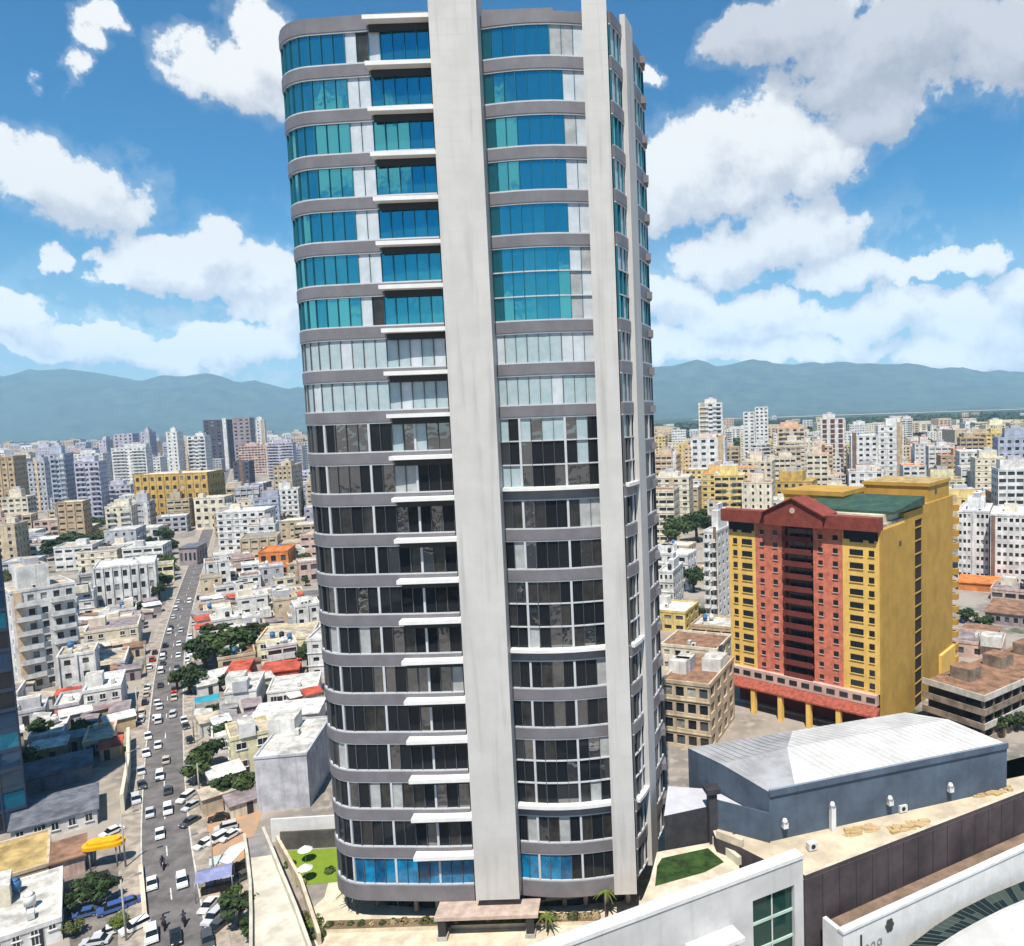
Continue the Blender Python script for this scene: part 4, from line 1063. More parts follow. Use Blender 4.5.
# dark glazed band curving along the white wing, with the pale roof below it
def glazed_band():
    T = thing('skylight', 'dark curved glazed band set along the foot of the white wing', 'skylight')
    up_ = [G(x, y, 3.3) for x, y in ((860, 985), (885, 964), (910, 945), (935, 926), (960, 910), (990, 895), (1024, 881), (1060, 868))]
    lo_ = [G(x, y, 2.5) for x, y in ((890, 990), (915, 966), (938, 946), (960, 932), (982, 920), (1004, 909), (1030, 898), (1066, 884))]
    gl = glassmat('dark green glass', (.012, .018, .014), .0, .08, .3); fr = mat('skylight mullion', (.10, .11, .10), noise=0); g_ = MB(); f_ = MB(); r = random.Random(3)
    gl2 = glassmat('pale green glass', (.07, .09, .07), .3, .1, .3)
    for (a0, a1), (b0, b1) in zip(zip(up_, up_[1:]), zip(lo_, lo_[1:])):
        for i in range(5):
            p0, p1, q0, q1 = a0.lerp(a1, i / 5), a0.lerp(a1, (i + 1) / 5), b0.lerp(b1, i / 5), b0.lerp(b1, (i + 1) / 5)
            for j in range(2):
                g_.face([q0.lerp(p0, j / 2), q1.lerp(p1, j / 2), q1.lerp(p1, (j + 1) / 2), q0.lerp(p0, (j + 1) / 2)], gl if r.random() < .78 else gl2)
            f_.tube(q0 + Vector((0, 0, .03)), p0 + Vector((0, 0, .03)), .045, .045, fr, 5)
    g_.build('glass', T); f_.build('mullion', T)
    W2 = thing('curved_roof', 'smooth pale curved roof in the lower right corner below the dark glazed band', 'roof'); mb = MB(); M = mat('wing pale render', (.55, .54, .52), noise=.1, scale=.3, streak=0)
    dn = Vector((.45, -.9, 0)).normalized(); pv = [p + Vector((0, 0, .12)) for p in lo_]
    rows = [pv] + [[Vector((p.x, p.y, 0)) + dn * d_ + Vector((0, 0, z_)) for p in lo_] for d_, z_ in ((.6, 2.75), (3, 2.7), (6, 2.4), (9, 1.8))]
    for ra, rb in zip(rows, rows[1:]):
        for i in range(len(ra) - 1): mb.face([rb[i], rb[i + 1], ra[i + 1], ra[i]], M, True)
    e_ = rows[-1]
    for i in range(len(e_) - 1): mb.face([(e_[i].x, e_[i].y, 0), (e_[i + 1].x, e_[i + 1].y, 0), e_[i + 1], e_[i]], M)
    mb.build('shell', W2)
glazed_band()

# ------------------------------------------------------------------ buildings one by one
# left edge: dark blue glass tower
def blue_tower():
    g = G(29, 826); rot = radians(41); w, d, h = 26, 22, 43; ca, sa = cos(rot), sin(rot)
    T = thing('blue_glass_tower', 'dark blue glass tower cut off by the left edge of the picture', 'tower', (g.x - ca * w, g.y - sa * w, 0), rot)
    BG = [glassmat('navy glass', (.015, .05, .11), .35, .05, .05), glassmat('teal navy glass', (.015, .16, .26), .5, .05, .05), glassmat('black glass', (.008, .012, .02), .1, .05)]
    NV = mat('navy frame', (.035, .05, .09), rough=.4, noise=.1)
    r = random.Random(6)
    mb = MB(); mb.box(.3, w - .3, .3, d, 0, h, NV); mb.build('core_wall', T)
    n = 14; fh = h / n
    for k in range(n):
        mb = MB()
        for a, b, f in ((0, w, 0), (0, d, 1)):
            m_ = 9 if f == 0 else 7
            for i in range(m_):
                t0, t1 = (b * i / m_ + .08, b * (i + 1) / m_ - .08); M = BG[1] if (i + k) % 3 == 0 and r.random() < .7 else (BG[0] if r.random() < .6 else BG[2])
                if f == 0: mb.face([(t0, .12, k * fh + .5), (t1, .12, k * fh + .5), (t1, .12, (k + 1) * fh), (t0, .12, (k + 1) * fh)], M)
                else: mb.face([(w - .12, t0, k * fh + .5), (w - .12, t1, k * fh + .5), (w - .12, t1, (k + 1) * fh), (w - .12, t0, (k + 1) * fh)], M)
        o = mb.build('window_band', T)
        mb = MB(); mb.box(0, w, 0, .29, k * fh, k * fh + .5, NV); mb.box(w - .29, w, .291, d, k * fh, k * fh + .5, NV); mb.build('spandrel', T)
    mb = MB()
    for i in range(10): mb.box(w * i / 9 - .1 if i else 0, w * i / 9 + .1 if i < 9 else w, -.1, -.002, 0, h, NV)
    for i in range(8): mb.box(w + .002, w + .12, max(d * i / 7 - .1, 0), d * i / 7 + .1, 0, h, NV)
    mb.build('mullion', T)
    for i in range(4): FOOT.append((g.x - ca * w * i / 3, g.y - sa * w * i / 3 + d / 2, 11))
blue_tower()
B = bld
# --- left, near
B('apartment_slab', 'tall white apartment slab with beige roof beside the blue tower', 'building', (8, 84, 588, 694), 13, RR + .35, 'white', 'beige', 7, 5, 'balcony', clut=3)
B('white_office', 'white four-storey office with columns of windows left of the avenue', 'building', (97, 160, 566, 610), 16, RR, 'white', 'white', 3, 7, 'ribs', clut=2)
B('cream_house', 'cream two-storey house with mauve roof beside the avenue', 'building', (86, 143, 630, 655), 14, RR, 'cream', 'mauve', 2, 5, parts_win=True, clut=1)
B('flat_roof_house', 'low white house with wide cream roof below the cream house', 'building', (64, 130, 668, 682), 14, RR, 'white', 'beige', 1, 4, parts_win=True, clut=3)
B('shop_house', 'white two-storey shop with red awning at the avenue', 'building', (86, 128, 690, 722), 12, RR, 'white', 'white', 2, 3, parts_win=True, awning='red', clut=2)
B('shop_house', 'low grey house with short red awning left of the white shop', 'building', (56, 86, 706, 726), 9, RR, 'pale grey', 'dirty white', 1, 2, parts_win=True, awning='red', clut=1)
B('slate_roof_hall', 'long slate roofed hall with white wall behind the yellow canopy', 'building', (12, 98, 826, 848), 10, .60, 'white', 'slate', 1, 5, parts_win=True, parapet=0, clut=0)
B('slate_roof_hall', 'small dark slate roof behind the long slate hall', 'building', (24, 92, 784, 796), 8, .60, 'slate', 'slate', 1, 4, 'plain', parapet=0, clut=0)
B('warehouse', 'beige flat roofed warehouse at the left picture edge', 'building', (-32, 52, 892, 908), 11, .62, 'beige', 'ochre', 1, 6, 'plain', parapet=.3, clut=0)
B('warehouse', 'white warehouse with stained roof at the lower left corner', 'building', (-30, 64, 946, 972), 13, .62, 'white', 'dirty white', 2, 5, parts_win=True, parapet=.4, clut=4)
B('low_shed', 'small pinkish shed left of the yellow canopy', 'shed', (52, 86, 868, 882), 6, .6, 'pink', 'rust', 1, 3, 'plain', parapet=0, clut=0)
B('low_house', 'white cottage roof right behind the blue tower', 'house', (30, 72, 738, 752), 10, RR, 'white', 'dirty white', 1, 3, parts_win=True, clut=2)
B('low_house', 'pale house with orange yard behind the boundary wall', 'house', (84, 118, 742, 758), 9, RR, 'peach', 'beige', 1, 3, parts_win=True, clut=1)
# yellow canopy
g = G(106, 866); T = thing('yellow_canopy', 'bright yellow rounded canopy on posts beside the dark trees', 'canopy', (g.x, g.y, 0), RR - .2)
YC = mat('canopy yellow', (.85, .42, .01), noise=.12, scale=1, rough=.5)
mb = MB(); pts = []
for sx in (1, -1):
    for i in range(9):
        a = radians(-90 + 180 * i / 8); pts.append((sx * (1.5 + 1.1 * cos(a)), sx * 1.15 * sin(a)))
mb.prism(pts, 3.0, 3.5, YC); mb.prism([(x * .8, y * .7) for x, y in pts], 3.5, 3.9, YC); mb.build('roof', T)
for x, y in ((-1.6, -.7), (1.6, -.7), (1.6, .7), (-1.6, .7)): mb = MB(); mb.tube((x, y, 0), (x, y, 3), .1, .1, STEEL, 8); mb.build('post', T)
# blue tarpaulin stall and smaller market roofs
def stall(label, px, w, d, h, M, rz=0.4):
    g = G(*px); T = thing('market_stall', label, 'stall', (g.x, g.y, 0), rz)
    mb = MB(); mb.face([(-w / 2, -d / 2, h), (w / 2, -d / 2, h - .1), (w / 2, 0, h + .55), (-w / 2, 0, h + .6)], M); mb.face([(-w / 2, 0, h + .6), (w / 2, 0, h + .55), (w / 2, d / 2, h), (-w / 2, d / 2, h)], M); mb.build('roof', T)
    for x, y in ((-w / 2, -d / 2), (w / 2, -d / 2), (w / 2, d / 2), (-w / 2, d / 2)): mb = MB(); mb.tube((x, y, 0), (x, y, h + .02), .06, .06, STEEL, 6); mb.build('post', T)
    mb = MB(); mb.box(-w / 2 + .4, w / 2 - .4, -.4, .4, 0, .9, BARK); mb.build('counter', T); FOOT.append((g.x, g.y, w / 2))
TARP = mat('blue tarpaulin', (.24, .26, .44), noise=.2, scale=.8)
stall('lavender blue tarpaulin stall beside the pavement near the ramp', (216, 892), 4.2, 3.2, 2.6, TARP)
stall('pale green awning stall behind the blue tarpaulin stall', (222, 876), 2.6, 2.2, 2.4, mat('pale green tarp', (.45, .50, .45), noise=.2))
stall('white awning stall left of the ramp parapet', (239, 870), 2.2, 5, 2.6, WHITE, -.3)
stall('turquoise awning stall in front of the white sheds', (208, 712), 4.5, 4, 3, mat('turquoise tarp', (.03, .30, .40), noise=.2), .5)
# --- left, middle ground right of the avenue
B('yellow_house', 'pale yellow two-storey house with terrace left of the glass tower', 'house', (258, 320, 640, 664), 14, .25, 'pale yellow', 'beige', 2, 4, parts_win=True, clut=2)
B('red_roof_shed', 'small building with bright red roof, nearer the avenue', 'shed', (228, 254, 671, 686), 8, .3, 'red', 'red', 1, 3, 'plain', parapet=0, clut=0)
B('red_roof_shed', 'long red roofed shed beside the glass tower', 'shed', (262, 302, 672, 684), 8, .3, 'red', 'red', 1, 4, 'plain', parapet=0, clut=0)
B('white_shed', 'white flat shed in front of the red roof', 'shed', (226, 266, 692, 716), 12, .3, 'white', 'dirty white', 1, 4, 'plain', parapet=.3, clut=2)
B('white_shed', 'white shed with two small openings beside the glass tower', 'shed', (268, 322, 690, 708), 10, .3, 'white', 'dirty white', 1, 4, parts_win=True, parapet=.3, clut=1)
B('white_shed', 'long white shed wall behind the grey warehouse', 'shed', (252, 326, 716, 738), 8, .2, 'white', 'white', 1, 6, 'plain', parapet=0, clut=0)
B('grey_warehouse', 'large pale grey warehouse with blank wall left of the glass tower', 'warehouse', (258, 334, 756, 812), 15, .12, 'pale grey', 'dirty white', 2, 5, 'plain', parapet=.2, clut=2)
B('orange_house', 'orange red two-storey house in the far low town', 'house', (260, 297, 552, 578), 14, .2, 'orange', 'orange', 2, 3, clut=0)
B('mauve_house', 'mauve house with hip roof at the far avenue', 'house', (180, 208, 548, 566), 14, .2, 'mauve', 'slate', 1, 4, parapet=0, clut=0)
B('white_block', 'white mid-rise block with dark stair strip behind the orange house', 'building', (219, 278, 512, 552), 18, .15, 'white', 'white', 6, 6, clut=2)
B('ochre_block', 'long ochre block with arched top openings and white roof line', 'building', (138, 228, 474, 528), 26, .1, 'ochre', 'white', 6, 10, 'ribs', wf=.45, clut=3)
B('ochre_block', 'lower cream wing in front of the long ochre block', 'building', (196, 236, 498, 530), 14, .1, 'cream', 'dirty white', 4, 4, clut=1)
B('blue_grey_apartments', 'jagged blue grey apartment tower with pale balconies', 'building', (56, 80, 454, 528), 22, .4, 'blue grey', 'white', 15, 3, 'balcony', clut=1)
B('blue_grey_apartments', 'jagged blue grey apartment tower with dark windows, right half', 'building', (80, 112, 462, 528), 22, .4, 'lavender', 'white', 13, 5, 'balcony', clut=1)
B('white_block', 'bright white block in front of the ochre block', 'building', (110, 152, 504, 530), 20, .3, 'white', 'white', 4, 5, clut=2)
B('tan_tower', 'tan apartment tower with vertical brown stripes at the left edge', 'building', (-6, 33, 457, 530), 22, .35, 'tan', 'beige', 14, 4, 'ribs', wf=.4, clut=2)
B('grey_block', 'grey stepped block between tan tower and blue grey apartments', 'building', (32, 58, 462, 512), 20, .35, 'pale grey', 'grey', 10, 4, clut=2)
B('lavender_tower', 'lavender slab tower with dark side strip', 'building', (145, 160, 432, 482), 20, .2, 'lavender', 'white', 14, 2, wf=.3, clut=0)
B('lavender_tower', 'white lavender slab tower right of the dark strip', 'building', (170, 187, 432, 482), 20, .2, 'white', 'white', 14, 2, wf=.3, clut=0)
B('white_tower', 'white tower with grey centre panel near the dark grey block', 'building', (190, 214, 436, 480), 22, .2, 'white', 'dirty white', 12, 3, 'balcony', clut=1)
B('lavender_tower', 'pale lavender tower with blue window stripe left of the slab towers', 'building', (118, 143, 434, 482), 22, .25, 'lavender', 'white', 14, 4, clut=1)
B('lavender_tower', 'plain lavender tower at the left of its cluster', 'building', (103, 117, 440, 486), 20, .25, 'lavender', 'white', 13, 2, wf=.3, clut=0)
B('dark_block', 'wide dark grey tower block on the left skyline', 'building', (207, 236, 420, 470), 26, .2, 'dark grey', 'grey', 14, 4, clut=1)
B('dark_block', 'dark grey tower block with black recess, right part of the pair', 'building', (236, 258, 418, 470), 26, .2, 'mauve', 'grey', 14, 3, clut=1)
B('capped_tower', 'slim white tower with a black cap on the left skyline', 'building', (259, 269, 420, 466), 10, .2, 'white', 'slate', 14, 2, wf=.3, clut=1)
B('tan_block', 'ornate light tan apartment tower beside the glass tower', 'building', (277, 305, 466, 518), 22, .1, 'beige', 'beige', 11, 4, 'ribs', clut=1)
B('lavender_block', 'narrow pale lavender block left of the ornate tan tower', 'building', (253, 274, 484, 520), 18, .15, 'lavender', 'white', 8, 3, wf=.35, clut=1)
B('dark_block', 'low dark block before the slim capped tower', 'building', (235, 256, 462, 492), 18, .2, 'dark grey', 'grey', 7, 3, clut=0)
# --- right of the glass tower
B('white_slab', 'white slab with horizontal balcony stripes left of the hotel', 'building', (706, 738, 532, 626), 18, -.45, 'white', 'white', 10, 3, 'balcony', clut=1)
B('white_block', 'pale blue white low block beside the dark tree', 'building', (660, 684, 572, 612), 14, -.3, 'white', 'white', 4, 3, clut=1)
B('unfinished_block', 'concrete frame block with brown roof edges below the hotel', 'building', (664, 735, 684, 752), 16, -.42, 'beige', 'rust', 4, 4, wf=.7, hf=.6, clut=3)
B('brown_roof_house', 'beige house with brown roof edge behind the concrete frame block', 'house', (662, 732, 648, 676), 12, -.42, 'cream', 'rust', 2, 5, clut=2)
B('white_hotel', 'white many-windowed block right of the hotel', 'building', (958, 992, 512, 580), 22, -.5, 'white', 'white', 8, 7, wf=.6, clut=2)
B('white_hotel', 'white many-windowed block at the right picture edge', 'building', (990, 1032, 516, 586), 22, -.5, 'white', 'white', 8, 7, wf=.6, clut=2)
B('orange_roof', 'long building with bright orange roof in front of the white blocks', 'building', (958, 1016, 586, 594), 12, -.5, 'orange', 'orange', 1, 6, 'plain', parapet=0, clut=0)
def deck_block():
    p, q = G(984, 744), G(1085, 694); d = Vector((q.x - p.x, q.y - p.y)); L = d.length; rz = atan2(d.y, d.x)
    T = thing('parking_structure', 'long brown multi-level concrete parking structure right of the hotel', 'building', (p.x, p.y, 0), rz)
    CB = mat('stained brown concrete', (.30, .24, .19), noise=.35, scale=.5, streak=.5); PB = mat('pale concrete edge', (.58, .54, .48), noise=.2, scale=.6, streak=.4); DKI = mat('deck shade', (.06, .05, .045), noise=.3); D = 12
    for k in range(4):
        z = k * 2.6
        mb = MB(); mb.box(0, L, 0, D, z, z + .35, CB, roofm('rust') if k == 3 else CB); mb.build('deck', T)
        mb = MB(); mb.box(-.05, L, -.22, -.002, z - .1, z + 1.05, PB if k in (1, 3) else CB); mb.box(-.25, -.052, -.2, D, z - .1, z + 1.05, PB if k == 3 else CB); mb.build('parapet', T)
    for i in range(13):
        x = .3 + (L - .8) * i / 12
        mb = MB(); mb.box(x, x + .5, .25, .75, 0.36, 7.79, CB); mb.build('column', T)
    mb = MB(); mb.box(1, L - 1, 4.0, D - .5, .36, 7.78, DKI); mb.build('core_wall', T)  # near-black fill puts the shade between the decks into its colour
    for i in range(3): mb = MB(); x = L * (.15 + .3 * i); mb.box(x, x + 4, 6, 10, 8.16, 10.4, CB, roofm('rust')); mb.build('stair_hut', T)
    for i in range(8): FOOT.append((p.x + d.x * i / 7 - sin(rz) * D / 2, p.y + d.y * i / 7 + cos(rz) * D / 2, 7))
deck_block()
B('brown_sheds', 'rusty shed roof between orange roof and long white block', 'shed', (956, 1000, 640, 652), 14, -.6, 'brown', 'rust', 1, 5, 'plain', parapet=0, clut=0)
B('brown_sheds', 'dark brown shed roof at the right edge below the orange roof', 'shed', (985, 1036, 614, 628), 16, -.6, 'mauve', 'rust', 1, 5, parapet=0, clut=0)
B('brown_sheds', 'grey brown shed below the long white block', 'shed', (960, 1014, 722, 738), 12, -.6, 'tan', 'rust', 1, 5, parapet=0, clut=1)
B('peach_tower', 'pale peach tower with brown centre stripe, tallest on the right skyline', 'building', (700, 724, 403, 470), 22, -.15, 'white', 'peach', 15, 3, 'balcony', clut=1)
B('orange_top_block', 'white blue block with orange roof terrace under the peach tower', 'building', (692, 728, 438, 494), 24, -.2, 'white', 'orange', 9, 4, clut=2)
B('twin_tower', 'left one of the white twin towers on the right skyline', 'building', (744, 756, 412, 462), 18, -.2, 'white', 'white', 14, 2, clut=1)
B('twin_tower', 'right one of the white twin towers on the right skyline', 'building', (756, 769, 407, 462), 18, -.2, 'white', 'white', 15, 3, clut=1)
B('brown_tower', 'brown and white striped tower right of the hotel gable', 'building', (821, 845, 419, 478), 18, -.25, 'white', 'rust', 12, 3, 'ribs', glass=mat('brown panel', (.13, .05, .035), noise=.1), wf=.55, hf=.8, clut=1)
B('white_tower', 'white tower with dark recess behind the green roof', 'building', (850, 878, 436, 496), 20, -.25, 'white', 'white', 11, 4, clut=1)
B('white_tower', 'tall plain white tower with dark left strip behind the green roof', 'building', (876, 904, 426, 494), 20, -.25, 'white', 'white', 12, 3, wf=.35, clut=1)
B('beige_hall', 'wide beige windowless block on the right skyline', 'building', (942, 986, 430, 462), 40, -.1, 'beige', 'beige', 5, 6, 'plain', clut=2)
B('white_block', 'bright white block under the beige block', 'building', (955, 986, 452, 498), 22, -.3, 'white', 'white', 8, 4, clut=1)
B('blue_grey_block', 'blue grey block with dark roof at the right picture edge', 'building', (992, 1036, 438, 508), 26, -.35, 'blue grey', 'slate', 10, 5, clut=2)
B('ochre_block', 'ochre flat block just behind the hotel gable', 'building', (776, 818, 482, 520), 20, -.4, 'ochre', 'ochre', 5, 5, clut=0)
B('cream_block', 'cream ribbed block above the hotel fascia', 'building', (742, 776, 462, 516), 20, -.3, 'cream', 'beige', 10, 5, 'ribs', clut=1)
B('yellow_block', 'yellow block with red dome left of the cream ribbed block', 'building', (702, 736, 474, 516), 20, -.25, 'yellow', 'orange', 7, 4, clut=1)
B('cream_block', 'pale cream block with tan arch beside the glass tower', 'building', (656, 694, 478, 530), 20, -.2, 'cream', 'dirty white', 9, 4, clut=1)
B('peach_block', 'peach block with cream balconies in the right town', 'building', (778, 806, 428, 478), 22, -.2, 'peach', 'orange', 11, 4, 'balcony', clut=1)

# ------------------------------------------------------------------ the rest of the town
COLN = {'L': ['white', 'pale grey', 'lavender', 'blue grey', 'white', 'beige', 'cream', 'pale grey', 'white', 'pink', 'tan'], 'R': ['cream', 'white', 'peach', 'cream', 'white', 'pale yellow', 'white', 'beige', 'yellow', 'tan'],
        'N': ['white', 'white', 'cream', 'pale grey', 'white', 'beige', 'pink', 'pale yellow']}
FILL = []
NUMW = ['', 'one', 'two', 'three', 'four', 'five', 'six', 'seven', 'eight', 'nine', 'ten', 'eleven', 'twelve', 'thirteen', 'fourteen', 'fifteen', 'sixteen']
def filler(x, y, w, d, h, rot, pal, rnd, roofs, style=None, low=False):
    r = max(w, d) * .55
    if taken(x, y, r * .74): return None
    ns = max(1, min(16, round(h / 3.2))); ck = rnd.choice(COLN[pal]); rk = rnd.choice(roofs)
    st = style or rnd.choice(('grid', 'grid', 'balcony', 'ribs')) if ns > 2 else 'grid'
    kindw = ('house' if ns <= 2 else 'apartment block' if ns <= 7 else 'apartment tower')
    ro = rk + ' roof'
    T = bld({'house': 'house', 'apartment block': 'apartment_block', 'apartment tower': 'apartment_tower'}[kindw], f'{ck} {NUMW[ns]}-storey {kindw} with {ro}', 'building' if ns > 2 else 'house', None, d, rot, ck, rk, ns, None, st,
            rnd.choice((.35, .5, .62, .9, .8)), rnd.choice((.32, .42, .5)), clut=rnd.choice((2, 3, 4, 5) if y < 260 else (0, 1, 2)), seed=rnd.random(), xform=(x, y, w, h), parts_win=(low and y < 170), noreserve=True)
    FOOT.append((x, y, r)); FILL.append(T); return T
rnd = random.Random(21)
RL = ['dirty white', 'dirty white', 'white', 'grey', 'beige', 'rust', 'mauve', 'dirty white']
RRf = ['beige', 'dirty white', 'orange', 'white', 'rust']
# low town left of / around the avenue
def grid_fill(x0, x1, y0, y1, sx, sy, rot, wr, dr, hr, pal, roofs, keep, vis, low=False, maxn=999):
    n = 0; ca, sa = cos(rot), sin(rot); j = 0; Y = y0
    cx0, cy0 = (x0 + x1) / 2, (y0 + y1) / 2; R_ = max(x1 - x0, y1 - y0)
    cells = []
    for i in range(-int(R_ / sx), int(R_ / sx) + 1):
        for k in range(-int(R_ / sy), int(R_ / sy) + 1):
            u, v = i * sx + rnd.uniform(-.18, .18) * sx, k * sy + rnd.uniform(-.18, .18) * sy
            x, y = cx0 + u * ca - v * sa, cy0 + u * sa + v * ca
            if x0 < x < x1 and y0 < y < y1: cells.append((y, x))
    for y, x in sorted(cells):
        px, py = P((x, y, 0))
        if not vis(px, py) or rnd.random() > keep or n >= maxn: continue
        w, d, h = rnd.uniform(*wr), rnd.uniform(*dr), rnd.choice(hr) * rnd.uniform(.85, 1.15)
        if filler(x, y, w, d, h, rot + rnd.choice((0, 0, 0, pi / 2, .06)) , pal, rnd, roofs, low=low): n += 1
    return n
ly = lambda a, b, c, d: (lambda px, py: a < px < b and c < py < d)
n1 = grid_fill(-190, -36, 95, 330, 10.2, 9.6, RR, (6.5, 9.2), (6, 8.6), (2.9, 3.2, 5.6, 6, 3.0, 8.4), 'N', RL, .93, lambda px, py: -15 < px < 322 and py > 556 and not (180 < px < 262 and py > 790) and not (60 < px < 150 and py > 850), low=True, maxn=190)
n2 = grid_fill(-420, -40, 300, 640, 21, 20, .3, (12, 17), (11, 15), (5, 6, 6, 9, 9, 12, 15, 20), 'L', RL, .9, ly(-10, 330, 470, 576), maxn=150)
n3 = grid_fill(-1150, -60, 640, 1350, 62, 64, .2, (20, 34), (16, 22), (12, 18, 22, 28, 34, 40), 'L', RL, .9, ly(-10, 316, 440, 492), maxn=78)
n4 = grid_fill(0, 90, 150, 330, 17, 16, -.42, (9, 14), (9, 12), (3.2, 6, 6, 9, 12), 'R', RRf, .8, ly(655, 735, 520, 720), low=True, maxn=26)
n5 = grid_fill(60, 190, 140, 330, 17, 15, -.6, (10, 15), (8, 12), (3.2, 3.4, 6, 6), 'N', ['rust', 'rust', 'mauve', 'grey', 'dirty white'], .9, ly(952, 1040, 575, 745), low=True, maxn=34)
n6 = grid_fill(10, 330, 330, 700, 26, 25, -.25, (13, 20), (12, 16), (9, 12, 16, 20, 26, 32), 'R', RRf, .82, lambda px, py: 655 < px < 1040 and py < 560, maxn=120)
n7 = grid_fill(10, 800, 700, 1200, 46, 48, -.15, (18, 28), (15, 20), (12, 14, 18, 24, 28, 34), 'R', RRf, .88, ly(655, 1040, 422, 470), maxn=120)
n8 = grid_fill(-160, 30, 124, 700, 26, 26, .1, (12, 18), (11, 15), (4, 6, 6, 9, 12, 16), 'N', RL, .75, ly(318, 655, 430, 780), maxn=75)
print('fill', n1, n2, n3, n4, n5, n6, n7, n8)
def shed_fill():
    pal = ['white', 'pale grey', 'beige', 'pink', 'tan', 'cream', 'mauve', 'pale yellow']; rf = ['dirty white', 'rust', 'grey', 'red', 'white', 'beige', 'mauve']; n = 0; t = 0
    while n < 120 and t < 9000:
        t += 1; Y = rnd.uniform(92, 260); x = rnd.uniform(-200, -38); px, py = P((x, Y, 0))
        if not (0 < px < 318 and 580 < py < 945) or (205 < px < 262 and py > 815) or (60 < px < 148 and py > 868) or (px > 255 and py > 795) or (8 < px < 106 and 815 < py < 866) or taken(x, Y, 1.0): continue
        w, d, h = rnd.uniform(2.6, 5.2), rnd.uniform(2.4, 4.5), rnd.uniform(2.1, 3.0); ck, rk = rnd.choice(pal), rnd.choice(rf); rot = RR + rnd.choice((0, pi / 2, .2))
        T = thing('small_shed', f'small {ck} shed with {rk} roof', 'shed', (x, Y, 0), rot); mb = MB(); mb.box(-w / 2, w / 2, 0, d, 0, h, wall(ck)); mb.build('wall', T)
        mb = MB(); o = .3; mb.prism([(-w / 2 - o, -o), (w / 2 + o, -o), (w / 2 + o, d + o), (-w / 2 - o, d + o)], h + .01, h + .1, roofm(rk), ztop=[h + .1, h + .1, h + .65, h + .65]); mb.build('roof', T)
        mb = MB(); mb.box(-.45, .45, -.03, .02, 0, 1.9, DARKM); mb.build('door', T, (rnd.uniform(-.25, .25) * w, -.01, 0))
        FOOT.append((x, Y, max(w, d) * .5)); FILL.append(T); n += 1
shed_fill()
# street trees scattered in the gaps
def scatter_trees(n, x0, x1, y0, y1, vis, where, group, hh=(4, 8)):
    k = 0; t = 0
    while k < n and t < n * 30:
        t += 1; x, y = rnd.uniform(x0, x1), rnd.uniform(y0, y1); px, py = P((x, y, 0))
        if not vis(px, py) or taken(x, y, 1.5): continue
        h = rnd.uniform(*hh); ci = rnd.choice((0, 1, 2, 3, 4)); tree(x, y, h, h * rnd.uniform(.8, 1.2), ci, f'{KINDS_[ci]} tree {where}', group); k += 1
scatter_trees(16, -190, -36, 95, 330, lambda px, py: 0 < px < 322 and py > 566 and not (190 < px < 262 and py > 790), 'squeezed between the low houses of the left town', 'trees in the left town', (3, 6))
scatter_trees(34, -420, -40, 330, 700, ly(0, 316, 468, 566), 'between the mid-rise blocks of the left town', 'trees of the far left town', (6, 11))
scatter_trees(40, 10, 330, 330, 760, lambda px, py: 658 < px < 1024 and py < 560, 'between the cream blocks of the right town', 'trees of the far right town', (6, 11))

# far town and woods that read as one mass
def far_town():
    r = random.Random(31); mb = MB(); cols = [wall(k) for k in ('white', 'cream', 'pale grey', 'peach', 'lavender', 'beige', 'blue grey', 'tan')]
    dk = mat('far window', (.06, .06, .07), noise=0)
    n = 0
    while n < 1500:
        Y = 1350 + 2400 * r.random() ** 1.4; x = r.uniform(-1.0, .75) * Y
        if abs(x / Y + .22) < .14 and r.random() < .8: continue
        right = x > 0
        if Y > 2500 and r.random() < .6: continue
        if right and (Y > 1450 or r.random() < .6) and r.random() < .93: continue
        w, d, h = r.uniform(16, 34), r.uniform(14, 26), r.choice((8, 10, 14, 18, 26, 34)) * r.uniform(.8, 1.2); M = r.choice(cols if not right else cols[:2] + cols[3:4] + cols[1:2] + cols[5:6]); a = r.uniform(-.5, .5)
        mb.rbox((x, Y), w, d, 0, h, a, M)
        for k in range(1, int(h / 4)):
            z = k * 4 - .8
            for s_ in (-.28, .05, .33):
                ca, sa = cos(a), sin(a); lx, ly_ = s_ * w, -d / 2 - .12; mb.rbox((x + lx * ca - ly_ * sa, Y + lx * sa + ly_ * ca), w * .2, .2, z, z + 1.7, a, dk)
        n += 1
    o = mb.build('distant_town'); kind(o, 'stuff'); o['label'] = 'far blocks of the town running out to the plain'
far_town()
def near_town():                                  # the town behind the viewpoint, seen only in the tower's glass
    r = random.Random(41); mb = MB(); cols = [wall(k) for k in ('white', 'cream', 'pale grey', 'beige', 'white')]
    for i in range(260):
        Y = r.uniform(-420, -25); x = r.uniform(-.9, .9) * (abs(Y) + 120)
        if abs(x) < 14 and Y > -50: continue
        mb.rbox((x, Y), r.uniform(9, 18), r.uniform(8, 16), 0, r.choice((4, 6, 7, 10, 14, 22)), r.uniform(-.6, .6), r.choice(cols), roofm(r.choice(('dirty white', 'grey', 'beige'))))
    for i in range(500):
        Y = r.uniform(-420, -20); x = r.uniform(-.9, .9) * (abs(Y) + 120); s_ = r.uniform(2, 5)
        for k in range(5):
            v = Vector((r.gauss(0, 1), r.gauss(0, 1), abs(r.gauss(0, .7)))).normalized(); p = Vector((x, Y, 0)) + v * s_; a = v.orthogonal().normalized(); b = v.cross(a)
            mb.face([p - a * s_ * .5 - b * s_ * .5, p + a * s_ * .5 - b * s_ * .5, p + a * s_ * .5 + b * s_ * .5, p - a * s_ * .5 + b * s_ * .5], LEAFS[0])
    o = mb.build('surrounding_town'); kind(o, 'stuff'); o['label'] = 'low town mirrored in the lower windows of the tower'
near_town()
